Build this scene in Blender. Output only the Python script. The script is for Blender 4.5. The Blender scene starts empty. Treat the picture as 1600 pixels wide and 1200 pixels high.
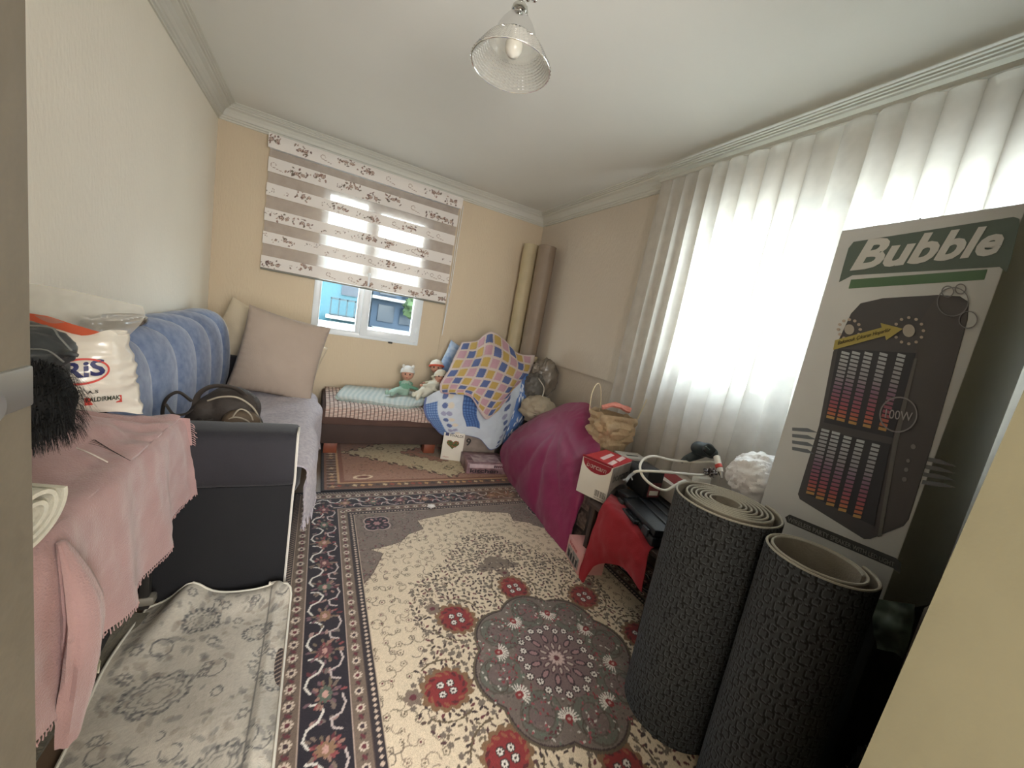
import bpy, bmesh, math, random
import numpy as np
from mathutils import Vector, Matrix, noise
PI = math.pi
rnd = random.Random(7)
SC = bpy.context.scene
COL = SC.collection

# ------------------------------------------------------------------ camera
RM = np.array([[0.8805512, -0.439744, 0.1767901], [0.0887765, -0.213378, -0.9729278], [0.4655623, 0.8724076, -0.1488513]])
FPX = 587.107
EYE = np.array([0.0, 0.0, 1.27])
cam = bpy.data.cameras.new('camera'); camo = bpy.data.objects.new('camera', cam); COL.objects.link(camo)
cam.sensor_width = 36.0; cam.sensor_fit = 'HORIZONTAL'; cam.lens = FPX / 1600 * 36
cam.clip_start = 0.01; cam.clip_end = 300
m = Matrix.Identity(4)
for i in range(3):
    m[i][0] = RM[0][i]; m[i][1] = -RM[1][i]; m[i][2] = -RM[2][i]; m[i][3] = EYE[i]
camo.matrix_world = m
SC.camera = camo
SC.view_settings.view_transform = 'Standard'; SC.view_settings.look = 'None'
SC.view_settings.gamma = 1.0; SC.view_settings.use_curve_mapping = False
SC.view_settings.exposure = 2.42
SC.cycles.use_denoising = True
SC.cycles.max_bounces = 10; SC.cycles.diffuse_bounces = 6; SC.cycles.transparent_max_bounces = 24
SC.cycles.sample_clamp_indirect = 6.0
SC.cycles.caustics_reflective = False; SC.cycles.caustics_refractive = False

# ------------------------------------------------------------------ light
SKY = 3.0
w = bpy.data.worlds.new('sky'); SC.world = w; w.use_nodes = True
nt = w.node_tree; nt.nodes.clear()
wo = nt.nodes.new('ShaderNodeOutputWorld'); bg = nt.nodes.new('ShaderNodeBackground')
tc = nt.nodes.new('ShaderNodeTexCoord'); sp = nt.nodes.new('ShaderNodeSeparateXYZ')
cr = nt.nodes.new('ShaderNodeValToRGB')
cr.color_ramp.elements[0].position = 0.0; cr.color_ramp.elements[0].color = (0.84, 0.90, 0.93, 1)
cr.color_ramp.elements[1].position = 0.7; cr.color_ramp.elements[1].color = (0.76, 0.87, 1.0, 1)
nt.links.new(tc.outputs['Generated'], sp.inputs[0]); nt.links.new(sp.outputs[2], cr.inputs[0])
nt.links.new(cr.outputs[0], bg.inputs[0]); bg.inputs[1].default_value = SKY
nt.links.new(bg.outputs[0], wo.inputs[0])

def area(name, loc, rot, sx, sy, power, color=(1, 1, 1), portal=False):
    l = bpy.data.lights.new(name, 'AREA'); l.shape = 'RECTANGLE'; l.size = sx; l.size_y = sy
    l.energy = power; l.color = color
    o = bpy.data.objects.new(name, l); COL.objects.link(o); o.location = loc; o.rotation_euler = rot
    if portal: l.cycles.is_portal = True
    return o
# sky portals in the two window openings (importance sampling only)
area('portal_side', (2.30, 1.07, 1.63), (0, PI / 2, 0), 1.2, 1.6, 1, portal=True)
area('portal_back', (0.42, 4.06, 1.54), (-PI / 2, 0, 0), 1.0, 1.3, 1, portal=True)
# added fill light behind the camera, brightening the room through the doorway
area('hall_fill', (0.30, -1.70, 1.45), (PI / 2, 0, 0), 1.7, 1.8, 42, (1.0, 0.98, 0.95))

XL, XR, YB, ZC, ZT = -0.817, 2.125, 3.912, 2.42, 2.53

def P(px, py, x=None, y=None, z=None):
    d = RM.T @ np.array([(px - 800) / FPX, (py - 600) / FPX, 1.0])
    if x is not None: t = x / d[0]
    elif y is not None: t = y / d[1]
    else: t = (z - EYE[2]) / d[2]
    return EYE + t * d

def c(r, g, b):
    f = lambda v: (v / 255 / 12.92) if v / 255 <= 0.04045 else ((v / 255 + 0.055) / 1.055) ** 2.4
    return (f(r), f(g), f(b))

# ------------------------------------------------------------------ materials
def M(name, col, rough=0.8, metal=0.0, var=0.0, vscale=8.0, bump=0.0, bscale=60.0, spec=None, sheen=0.0, alpha=None,
      trans=0.0, stretch=None, col2=None, coat=0.0, vc=False, ior=None):
    mt = bpy.data.materials.new(name); mt.use_nodes = True
    n = mt.node_tree; b = n.nodes['Principled BSDF']
    b.inputs['Base Color'].default_value = (*col, 1); b.inputs['Roughness'].default_value = rough
    b.inputs['Metallic'].default_value = metal
    if spec is not None: b.inputs['Specular IOR Level'].default_value = spec
    if sheen: b.inputs['Sheen Weight'].default_value = sheen; b.inputs['Sheen Roughness'].default_value = 0.4
    if alpha is not None: b.inputs['Alpha'].default_value = alpha
    if trans: b.inputs['Transmission Weight'].default_value = trans
    if ior: b.inputs['IOR'].default_value = ior
    if coat: b.inputs['Coat Weight'].default_value = coat
    t = n.nodes.new('ShaderNodeTexCoord'); mp = n.nodes.new('ShaderNodeMapping')
    n.links.new(t.outputs['Object'], mp.inputs[0])
    if stretch: mp.inputs['Scale'].default_value = stretch
    src = None
    if vc:
        at = n.nodes.new('ShaderNodeVertexColor'); at.layer_name = 'Col'; src = at.outputs[0]
        n.links.new(src, b.inputs['Base Color'])
    if var:
        nz = n.nodes.new('ShaderNodeTexNoise'); nz.inputs['Scale'].default_value = vscale; nz.inputs['Detail'].default_value = 5
        n.links.new(mp.outputs[0], nz.inputs[0])
        mx = n.nodes.new('ShaderNodeMix'); mx.data_type = 'RGBA'
        c2 = col2 or tuple(v * (1 - var) for v in col)
        if src is not None:
            mx.blend_type = 'MULTIPLY'; mx.inputs[0].default_value = var
            n.links.new(src, mx.inputs[6]); n.links.new(nz.outputs[1], mx.inputs[7])
        else:
            rp = n.nodes.new('ShaderNodeValToRGB'); rp.color_ramp.elements[0].position = 0.35; rp.color_ramp.elements[1].position = 0.65
            n.links.new(nz.outputs[0], rp.inputs[0]); n.links.new(rp.outputs[0], mx.inputs[0])
            mx.inputs[6].default_value = (*col, 1); mx.inputs[7].default_value = (*c2, 1)
        n.links.new(mx.outputs[2], b.inputs['Base Color'])
    if bump:
        nb = n.nodes.new('ShaderNodeTexNoise'); nb.inputs['Scale'].default_value = bscale; nb.inputs['Detail'].default_value = 4
        n.links.new(mp.outputs[0], nb.inputs[0])
        bp = n.nodes.new('ShaderNodeBump'); bp.inputs['Strength'].default_value = bump; bp.inputs['Distance'].default_value = 0.01
        n.links.new(nb.outputs[0], bp.inputs['Height']); n.links.new(bp.outputs[0], b.inputs['Normal'])
    return mt

def sheer(name, col, transp, transl=0.6):
    """thin fabric: part holes, part cloth that scatters light through itself"""
    mt = bpy.data.materials.new(name); mt.use_nodes = True; n = mt.node_tree; n.nodes.clear()
    o = n.nodes.new('ShaderNodeOutputMaterial'); tr = n.nodes.new('ShaderNodeBsdfTransparent')
    tl = n.nodes.new('ShaderNodeBsdfTranslucent'); df = n.nodes.new('ShaderNodeBsdfDiffuse')
    m1 = n.nodes.new('ShaderNodeMixShader'); m2 = n.nodes.new('ShaderNodeMixShader')
    tl.inputs[0].default_value = (*col, 1); df.inputs[0].default_value = (*col, 1)
    m1.inputs[0].default_value = transl
    n.links.new(df.outputs[0], m1.inputs[1]); n.links.new(tl.outputs[0], m1.inputs[2])
    t = n.nodes.new('ShaderNodeTexCoord'); nz = n.nodes.new('ShaderNodeTexNoise'); nz.inputs['Scale'].default_value = 14
    n.links.new(t.outputs['Object'], nz.inputs[0])
    mr = n.nodes.new('ShaderNodeMapRange'); mr.inputs[1].default_value = 0.3; mr.inputs[2].default_value = 0.7
    mr.inputs[3].default_value = 1 - transp - 0.05; mr.inputs[4].default_value = 1 - transp + 0.05
    n.links.new(nz.outputs[0], mr.inputs[0]); n.links.new(mr.outputs[0], m2.inputs[0])
    n.links.new(tr.outputs[0], m2.inputs[1]); n.links.new(m1.outputs[0], m2.inputs[2]); n.links.new(m2.outputs[0], o.inputs[0])
    return mt

def thin_glass(name, tint=(0.95, 0.98, 0.97), refl=0.002):
    mt = bpy.data.materials.new(name); mt.use_nodes = True; n = mt.node_tree; n.nodes.clear()
    o = n.nodes.new('ShaderNodeOutputMaterial'); tr = n.nodes.new('ShaderNodeBsdfTransparent'); gl = n.nodes.new('ShaderNodeBsdfGlossy')
    mx = n.nodes.new('ShaderNodeMixShader'); tr.inputs[0].default_value = (*tint, 1); gl.inputs['Roughness'].default_value = 0.02
    mx.inputs[0].default_value = refl
    n.links.new(tr.outputs[0], mx.inputs[1]); n.links.new(gl.outputs[0], mx.inputs[2]); n.links.new(mx.outputs[0], o.inputs[0])
    return mt

# ------------------------------------------------------------------ mesh tools
ORG = {}
def tag(o, label=None, cat=None, group=None, kind=None):
    if label: o['label'] = label
    if cat: o['category'] = cat
    if group: o['group'] = group
    if kind: o['kind'] = kind
    return o

def thing(name, loc, label, cat, group=None):
    o = bpy.data.objects.new(name, None); COL.objects.link(o); o.location = loc; o.empty_display_size = 0.05
    ORG[o.name] = np.array(loc, float)
    return tag(o, label, cat, group)

def obj(name, vf, mt, parent=None, smooth=True, label=None, cat=None, group=None, kind=None, vcol=None, sharp=None):
    """one mesh object; vertices are given in world coordinates"""
    v, f = vf
    v = np.asarray(v, float).reshape(-1, 3)
    if parent is not None: org = ORG[parent.name]
    else: org = np.array([v[:, 0].mean(), v[:, 1].mean(), v[:, 2].min()])
    me = bpy.data.meshes.new(name)
    me.from_pydata((v - org).tolist(), [], f)
    me.validate(clean_customdata=False)
    if smooth:
        me.polygons.foreach_set('use_smooth', [True] * len(me.polygons))
        if sharp is not False:
            me.set_sharp_from_angle(angle=math.radians(sharp or 40))
    if vcol is not None:
        vc = np.asarray(vcol, np.float32)
        if len(vc) == len(me.vertices):
            ca = me.color_attributes.new('Col', 'FLOAT_COLOR', 'POINT')
            buf = np.ones((len(vc), 4), np.float32); buf[:, :3] = vc[:, :3]
            ca.data.foreach_set('color', buf.ravel())
    for q in (mt if isinstance(mt, (list, tuple)) else [mt]): me.materials.append(q)
    o = bpy.data.objects.new(name, me); COL.objects.link(o)
    if parent is not None: o.parent = parent
    else: o.location = org
    ORG[o.name] = org
    if parent is not None: ORG[o.name] = org
    return tag(o, label, cat, group, kind)

def join(*parts):
    V = []; F = []; n = 0
    for v, f in parts:
        v = np.asarray(v, float).reshape(-1, 3); V.append(v); F += [[i + n for i in q] for q in f]; n += len(v)
    return np.concatenate(V), F

def rotm(rx=0, ry=0, rz=0):
    return np.array(Matrix.Rotation(rz, 3, 'Z') @ Matrix.Rotation(ry, 3, 'Y') @ Matrix.Rotation(rx, 3, 'X'))

def xf(vf, loc=(0, 0, 0), R=None, s=None):
    v = np.asarray(vf[0], float)
    if s is not None: v = v * np.array(s)
    if R is not None: v = v @ R.T
    return v + np.array(loc), vf[1]

_bc = {}
def box(ctr, size, bev=0.0, R=None, seg=2):
    sx, sy, sz = size
    key = (round(sx, 4), round(sy, 4), round(sz, 4), bev, seg)
    if key not in _bc:
        bm = bmesh.new(); bmesh.ops.create_cube(bm, size=1.0)
        for v in bm.verts: v.co = Vector((v.co.x * sx, v.co.y * sy, v.co.z * sz))
        if bev: bmesh.ops.bevel(bm, geom=bm.edges[:], offset=min(bev, min(size) * .49), segments=seg, profile=0.5, affect='EDGES')
        bm.verts.index_update()
        _bc[key] = (np.array([v.co[:] for v in bm.verts]), [[v.index for v in fa.verts] for fa in bm.faces]); bm.free()
    return xf(_bc[key], ctr, R)

def box2(a, b, bev=0.0):
    a = np.array(a, float); b = np.array(b, float)
    return box((a + b) / 2, np.abs(b - a), bev)

def quadgrid(nu, nv, cu=False, cv=False):
    F = []
    for i in range(nu - (0 if cu else 1)):
        for j in range(nv - (0 if cv else 1)):
            a = i * nv + j; b = i * nv + (j + 1) % nv; d = ((i + 1) % nu) * nv + j; e = ((i + 1) % nu) * nv + (j + 1) % nv
            F.append([a, b, e, d])
    return F

def lathe(prof, ctr=(0, 0, 0), n=32, R=None, cap=False):
    prof = np.array(prof, float); a = np.linspace(0, 2 * PI, n, endpoint=False)
    V = np.array([[r * math.cos(t), r * math.sin(t), z] for r, z in prof for t in a])
    F = quadgrid(len(prof), n, False, True)
    if cap:
        F.append(list(range(n))[::-1]); F.append([(len(prof) - 1) * n + i for i in range(n)])
    return xf((V, F), ctr, R)

def cyl(a, b, r, n=16, r2=None):
    return tube([a, b], r, n, r2=r2)

def tube(pts, r, n=8, closed=False, r2=None, flat=1.0):
    pts = [np.array(p, float) for p in pts]; m_ = len(pts); V = []
    up = np.array([0, 0, 1.0]); prev = None
    for i, p in enumerate(pts):
        a = pts[(i - 1) % m_] if (closed or i > 0) else p
        b = pts[(i + 1) % m_] if (closed or i < m_ - 1) else p
        d = b - a; d = d / (np.linalg.norm(d) + 1e-12)
        if prev is None:
            s = np.cross(d, up)
            if np.linalg.norm(s) < 1e-3: s = np.cross(d, [1, 0, 0])
        else: s = prev - d * (prev @ d)
        s = s / np.linalg.norm(s); prev = s; t = np.cross(s, d)
        rr = r if r2 is None else r + (r2 - r) * i / (m_ - 1)
        if callable(r): rr = r(i / (m_ - 1))
        for k in range(n):
            an = 2 * PI * k / n; V.append(p + rr * (math.cos(an) * s + flat * math.sin(an) * t))
    F = quadgrid(m_, n, closed, True)
    if not closed:
        F.append(list(range(n))); F.append([(m_ - 1) * n + k for k in range(n)][::-1])
    return np.array(V), F

def cr(pts, n, closed=False):
    """Catmull-Rom resample of a polyline to n points"""
    p = np.array(pts, float); m_ = len(p)
    if closed: q = np.concatenate([p[-1:], p, p[:2]])
    else: q = np.concatenate([2 * p[:1] - p[1:2], p, 2 * p[-1:] - p[-2:-1]])
    segs = m_ if closed else m_ - 1; out = []
    for k in range(n):
        u = k / n * segs if closed else k / (n - 1) * segs
        i = min(int(u), segs - 1); t = u - i; a, b, c_, d = q[i], q[i + 1], q[i + 2], q[i + 3]
        out.append(0.5 * ((2 * b) + (-a + c_) * t + (2 * a - 5 * b + 4 * c_ - d) * t * t + (-a + 3 * b - 3 * c_ + d) * t ** 3))
    return np.array(out)

def patch(ctrl, nu, nv):
    """control net (rows x cols x 3) -> smooth nu x nv net"""
    rows = np.array([cr(r_, nv) for r_ in ctrl])
    return np.stack([cr(rows[:, j], nu) for j in range(nv)], axis=1)

def normals(G):
    du = np.gradient(G, axis=0); dv = np.gradient(G, axis=1); n = np.cross(dv, du)
    return n / (np.linalg.norm(n, axis=2, keepdims=True) + 1e-9)

def fbm(p, s=1.0, o=3):
    return noise.fractal(Vector(p) * s, 1.0, 2.0, o)

def wrinkle(G, amp, s, seed=0, o=3, aniso=(1, 1, 1)):
    N = normals(G); nu, nv = G.shape[:2]; D = np.zeros((nu, nv, 1))
    for i in range(nu):
        for j in range(nv):
            q = G[i, j] * np.array(aniso) + seed * 3.7
            D[i, j, 0] = fbm(q, s, o)
    return G + N * D * amp

def shell(G, th=0.004):
    """closed thin solid from a net"""
    nu, nv = G.shape[:2]; N = normals(G)
    A = (G + N * th / 2).reshape(-1, 3); B_ = (G - N * th / 2).reshape(-1, 3)
    F = quadgrid(nu, nv); n = nu * nv
    F2 = [[q + n for q in f[::-1]] for f in F]
    E = []
    rim = [(i, 0) for i in range(nu)] + [(nu - 1, j) for j in range(1, nv)] + [(i, nv - 1) for i in range(nu - 2, -1, -1)] + [(0, j) for j in range(nv - 2, 0, -1)]
    for k in range(len(rim)):
        a = rim[k][0] * nv + rim[k][1]; b = rim[(k + 1) % len(rim)][0] * nv + rim[(k + 1) % len(rim)][1]
        E.append([a, b, b + n, a + n])
    return np.concatenate([A, B_]), F + F2 + E

def shellcol(Cg):
    q = Cg.reshape(-1, 3); return np.concatenate([q, q])

def ellipsoid(ctr, rad, nu=20, nv=28, R=None, e=1.0, amp=0.0, ns=3.0, seed=0, fn=None):
    V = []
    for i in range(nu + 1):
        ph = -PI / 2 + PI * i / nu
        for j in range(nv):
            th = 2 * PI * j / nv
            g = lambda x_: math.copysign(abs(x_) ** e, x_)
            d = np.array([g(math.cos(ph)) * g(math.cos(th)), g(math.cos(ph)) * g(math.sin(th)), g(math.sin(ph))])
            if amp: d = d * (1 + amp * fbm(d + seed * 5.1, ns, 4))
            if fn: d = fn(d)
            V.append(d * np.array(rad))
    return xf((np.array(V), quadgrid(nu + 1, nv, False, True)), ctr, R)

def cushion(ctr, wx, wz, th, R=None, n=26, pinch=0.06, seed=0, wr=0.012):
    """square stuffed cushion in its own XZ plane, thickness along Y"""
    V = []; N = n + 1
    for side in (1, -1):
        for i in range(N):
            for j in range(N):
                u = -1 + 2 * i / n; v = -1 + 2 * j / n
                k = (1 - u * u) * (1 - v * v)
                x = u * wx / 2 * (1 - pinch * (1 - v * v)); z = v * wz / 2 * (1 - pinch * (1 - u * u))
                t = th / 2 * max(k, 0) ** 0.36
                e_ = 1 - max(k, 0) ** 0.3
                ang = math.atan2(v, u)
                ed = max(abs(u), abs(v)) ** 14; t += wr * .8 * ed * math.sin((u if abs(v) > abs(v * 0 + u) else v) * 40 + 5 * fbm((u, v, seed), 1.3)) * (1 if abs(k) > 1e-6 else 0)
                t += wr * .6 * fbm((u * 1.2, v * 1.2, seed + side), 1.5) * k
                V.append((x, side * t, z))
    F = []
    for s in (0, 1):
        for i in range(n):
            for j in range(n):
                a = s * N * N + i * N + j; q = [a, a + N, a + N + 1, a + 1]
                F.append(q if s == 0 else q[::-1])
    V = np.array(V)
    # weld the rims
    bm = bmesh.new(); vs = [bm.verts.new(v) for v in V]
    for q in F: bm.faces.new([vs[k] for k in q])
    bmesh.ops.remove_doubles(bm, verts=bm.verts[:], dist=1e-5)
    bm.verts.index_update(); out = (np.array([v.co[:] for v in bm.verts]), [[v.index for v in fa.verts] for fa in bm.faces]); bm.free()
    return xf(out, ctr, R)

def poly_prism(pts, th, O, U, W, N):
    """flat outline pts (2-D) in plane O+u*U+v*W, thickness th along N"""
    O, U, W, N = [np.array(q, float) for q in (O, U, W, N)]
    A = np.array([O + p[0] * U + p[1] * W + N * th for p in pts]); B_ = np.array([O + p[0] * U + p[1] * W for p in pts]); n = len(pts)
    F = [list(range(n))] + [[i, i + n, (i + 1) % n + n, (i + 1) % n] for i in range(n)]
    return np.concatenate([A, B_]), F

def text_mesh(s, size=1.0, shear=0.0, ext=0.01, bold=0.0, spacing=1.0):
    cu = bpy.data.curves.new('lettering', 'FONT'); cu.body = s; cu.size = size; cu.shear = shear; cu.extrude = ext; cu.offset = bold
    cu.space_character = spacing; cu.resolution_u = 3
    o = bpy.data.objects.new('lettering', cu); COL.objects.link(o)
    dg = bpy.context.evaluated_depsgraph_get(); me = bpy.data.meshes.new_from_object(o.evaluated_get(dg))
    V = np.array([v.co[:] for v in me.vertices]).reshape(-1, 3); F = [list(p.vertices) for p in me.polygons]
    bpy.data.objects.remove(o); bpy.data.curves.remove(cu); bpy.data.meshes.remove(me)
    if len(V): V[:, 0] -= V[:, 0].min(); V[:, 1] -= V[:, 1].min()
    return V, F

def text_on(s, O, U, W, N, width, height, th=0.001, shear=0.0, bold=0.0, spacing=1.0):
    V, F = text_mesh(s, 1.0, shear, 0.5, bold, spacing)
    V = V.copy(); V[:, 0] *= width / V[:, 0].max(); V[:, 1] *= height / V[:, 1].max()
    O, U, W, N = [np.array(q, float) for q in (O, U, W, N)]
    z = (V[:, 2:] > 0) * th
    return O + V[:, :1] * U + V[:, 1:2] * W + z * N, F

def fuse(prims, vox=0.006, smooth=4):
    """prims: list of (verts, faces, colour) -> one continuous remeshed surface with colours"""
    vf = join(*[(p[0], p[1]) for p in prims])
    me = bpy.data.meshes.new('tmp'); me.from_pydata(vf[0].tolist(), [], vf[1])
    o = bpy.data.objects.new('tmp', me); COL.objects.link(o)
    r = o.modifiers.new('r', 'REMESH'); r.mode = 'VOXEL'; r.voxel_size = vox
    if smooth:
        s = o.modifiers.new('s', 'SMOOTH'); s.iterations = smooth; s.factor = 0.5
    dg = bpy.context.evaluated_depsgraph_get(); m2 = bpy.data.meshes.new_from_object(o.evaluated_get(dg))
    V = np.array([v.co[:] for v in m2.vertices]).reshape(-1, 3); F = [list(p.vertices) for p in m2.polygons]
    bpy.data.objects.remove(o); bpy.data.meshes.remove(me); bpy.data.meshes.remove(m2)
    PV = np.concatenate([np.asarray(p[0]) for p in prims]); PC = np.concatenate([np.tile(p[2], (len(p[0]), 1)) for p in prims])
    C = np.zeros((len(V), 3))
    for i in range(0, len(V), 2000):
        d = ((V[i:i + 2000, None, :] - PV[None]) ** 2).sum(2); C[i:i + 2000] = PC[d.argmin(1)]
    return (V, F), C

def cap(a, b, r1, r2=None, col=(1, 1, 1), n=12):
    """capsule primitive for fuse"""
    r2 = r1 if r2 is None else r2
    a = np.array(a, float); b = np.array(b, float)
    d = (b - a) / (np.linalg.norm(b - a) + 1e-9)
    pts = []; rs = []
    for k in range(5): t = PI / 2 * (1 - k / 4); pts.append(a - d * r1 * math.sin(t)); rs.append(max(r1 * math.cos(t), r1 * .05))
    for k in range(5): t = PI / 2 * k / 4; pts.append(b + d * r2 * math.sin(t)); rs.append(max(r2 * math.cos(t), r2 * .05))
    V, F = tube(pts, lambda u: rs[int(round(u * 9))], n)
    return V, F, col

def ball(ctr, rad, col=(1, 1, 1), R=None):
    v, f = ellipsoid(ctr, rad if hasattr(rad, '__len__') else (rad,) * 3, 12, 16, R=R)
    return v, f, col

# ------------------------------------------------------------------ painting colours onto a net
class Paint:
    def __init__(s, X, Y, col):
        s.X, s.Y = X, Y; s.C = np.ones(X.shape + (3,)) * np.array(col)
        s.xs = X[0, :]; s.ys = Y[:, 0]
    def win(s, x0, x1, y0, y1):
        j0, j1 = np.searchsorted(s.xs, [x0, x1]); i0, i1 = np.searchsorted(s.ys, [y0, y1])
        return slice(i0, i1 + 1), slice(j0, j1 + 1)
    def put(s, w_, mask, col, a=1.0):
        t = s.C[w_]; t[mask] = t[mask] * (1 - a) + np.array(col) * a
    def ell(s, cx, cy, a, b, th, col, al=1.0, r0=0.0, petals=0, pd=0.25):
        R_ = max(a, b) * 1.3; w_ = s.win(cx - R_, cx + R_, cy - R_, cy + R_)
        x = s.X[w_] - cx; y = s.Y[w_] - cy; ct, st = math.cos(th), math.sin(th)
        u = (x * ct + y * st) / a; v = (-x * st + y * ct) / b; d = np.sqrt(u * u + v * v)
        if petals: d = d / (1 - pd + pd * np.abs(np.cos(petals / 2 * np.arctan2(v, u))))
        s.put(w_, (d < 1) & (d >= r0), col, al)
    def rect(s, x0, x1, y0, y1, col, al=1.0):
        w_ = s.win(x0, x1, y0, y1); X = s.X[w_]; Y = s.Y[w_]
        s.put(w_, (X >= x0) & (X <= x1) & (Y >= y0) & (Y <= y1), col, al)
    def line(s, pts, wd, col, al=1.0):
        for a, b in zip(pts[:-1], pts[1:]):
            w_ = s.win(min(a[0], b[0]) - wd, max(a[0], b[0]) + wd, min(a[1], b[1]) - wd, max(a[1], b[1]) + wd)
            X = s.X[w_]; Y = s.Y[w_]; dx, dy = b[0] - a[0], b[1] - a[1]; L = dx * dx + dy * dy + 1e-12
            t = np.clip(((X - a[0]) * dx + (Y - a[1]) * dy) / L, 0, 1)
            d = np.hypot(X - a[0] - t * dx, Y - a[1] - t * dy); s.put(w_, d < wd / 2, col, al)
    def poly(s, pts, col, al=1.0):
        p = np.array(pts); w_ = s.win(p[:, 0].min(), p[:, 0].max(), p[:, 1].min(), p[:, 1].max())
        s.put(w_, inside(s.X[w_], s.Y[w_], p), col, al)
def inside(X, Y, p):
    r = np.zeros(X.shape, bool); n = len(p)
    for i in range(n):
        x1, y1 = p[i]; x2, y2 = p[(i + 1) % n]
        if y1 == y2: continue
        r ^= ((Y < y1) != (Y < y2)) & (X < (x2 - x1) * (Y - y1) / (y2 - y1) + x1)
    return r
def arc(cx, cy, r, a0, a1, n=14, ry=None):
    ry = ry or r
    return [(cx + r * math.cos(a0 + (a1 - a0) * k / (n - 1)), cy + ry * math.sin(a0 + (a1 - a0) * k / (n - 1))) for k in range(n)]

# ------------------------------------------------------------------ materials
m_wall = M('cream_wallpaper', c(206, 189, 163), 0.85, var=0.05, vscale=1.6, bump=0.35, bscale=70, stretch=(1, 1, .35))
m_walll = M('cream_wallpaper_left_lit', c(238, 232, 218), 0.85, var=0.05, vscale=1.6, bump=0.3, bscale=70, stretch=(1, 1, .35))  # paler, less warm wallpaper copy: window light painted into the left wall
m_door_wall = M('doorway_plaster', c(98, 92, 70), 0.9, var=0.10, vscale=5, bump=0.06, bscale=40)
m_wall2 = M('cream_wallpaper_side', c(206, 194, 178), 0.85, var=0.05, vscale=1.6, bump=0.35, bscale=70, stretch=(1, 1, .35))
m_ceil = M('ceiling_paint', c(222, 221, 214), 0.9, var=0.04, vscale=1.2, bump=0.05, bscale=20)
m_corn = M('cornice_plaster', c(204, 202, 192), 0.7, var=0.04, vscale=3)
m_floor = M('floor_laminate', c(120, 100, 82), 0.5, var=0.2, vscale=6)
m_upvc = M('white_window_plastic', c(226, 232, 236), 0.35)
m_glass = thin_glass('window_glass')
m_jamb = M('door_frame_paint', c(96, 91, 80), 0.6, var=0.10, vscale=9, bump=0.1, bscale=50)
m_metal = M('steel', c(170, 172, 170), 0.35, metal=0.9)
m_chrome = M('chrome', c(210, 210, 205), 0.12, metal=1.0)

# ------------------------------------------------------------------ the room
T = 0.2
obj('floor', box2((XL - T, -1.9, -0.1), (XR + T, YB + T, 0.0)), m_floor, smooth=False, kind='structure')
obj('ceiling', box2((XL - T, -1.9, ZT), (XR + T, YB + T, ZT + 0.12)), m_ceil, smooth=False, kind='structure')
obj('wall_left', box2((XL - T, -1.9, 0), (XL, YB + T, ZT)), m_walll, smooth=False, kind='structure')
WX0, WX1, WZ0, WZ1 = -0.070, 0.912, 0.902, 2.170
wall_back = obj('wall_back', join(box2((XL, YB, 0), (WX0, YB + T, ZT)), box2((WX1, YB, 0), (XR + T, YB + T, ZT)),
                      box2((WX0, YB, 0), (WX1, YB + T, WZ0)), box2((WX0, YB, WZ1), (WX1, YB + T, ZT))), m_wall, smooth=False, kind='structure')
# right wall: the lower part is set back 3 cm, the big window opens behind the curtain
SY0, SY1, SZ0, SZ1 = 0.32, 1.80, 1.06, 2.19
obj('wall_right', join(box2((XR + .03, .12, 0), (XR + T, YB, 0.972)), box2((XR, .12, 0.972), (XR + T, SY0, ZT)),
                       box2((XR, SY1, 0.972), (XR + T, YB, ZT)), box2((XR, SY0, 0.972), (XR + T, SY1, SZ0)),
                       box2((XR, SY0, SZ1), (XR + T, SY1, ZT))), m_wall2, smooth=False, kind='structure')
# front wall with the doorway the photographer stands in; its right reveal runs slightly out of true
jr = [(0.86, 0.12, 2.6), (0.86, -0.13, 2.6)]
v = []; ztop, zbot = 2.12, 0.0
def jx(z): return 0.7 - (z - 1.05) * -0.16
fr = []
for z in (0.0, 2.12):
    fr.append([(jx(z), 0.12, z), (jx(z), -0.13, z), (XR + T, -0.13, z), (XR + T, 0.12, z)])
V = np.array(fr[0] + fr[1]); F = [[3, 2, 1, 0], [4, 5, 6, 7], [0, 1, 5, 4], [1, 2, 6, 5], [2, 3, 7, 6], [3, 0, 4, 7]]
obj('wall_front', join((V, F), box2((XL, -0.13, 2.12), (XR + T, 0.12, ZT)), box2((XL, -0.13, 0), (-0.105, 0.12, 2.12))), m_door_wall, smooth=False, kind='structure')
obj('wall_hall', join(box2((XL, -1.9, 0), (XR + T, -1.75, ZT)), box2((1.35, -1.75, 0), (1.5, -0.13, ZT))), m_wall, smooth=False, kind='structure')
# door frame on the left with its strike plate
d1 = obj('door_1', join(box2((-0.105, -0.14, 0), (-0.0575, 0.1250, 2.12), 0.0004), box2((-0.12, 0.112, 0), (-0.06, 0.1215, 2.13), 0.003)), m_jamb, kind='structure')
obj('strike_plate', join(box2((-0.0585, 0.085, 1.2325), (-0.0568, 0.1245, 1.242), 0.0006), cyl((-0.057, 0.106, 1.237), (-0.0535, 0.106, 1.237), 0.003)), m_metal, d1, label='grey metal strike plate')

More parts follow.
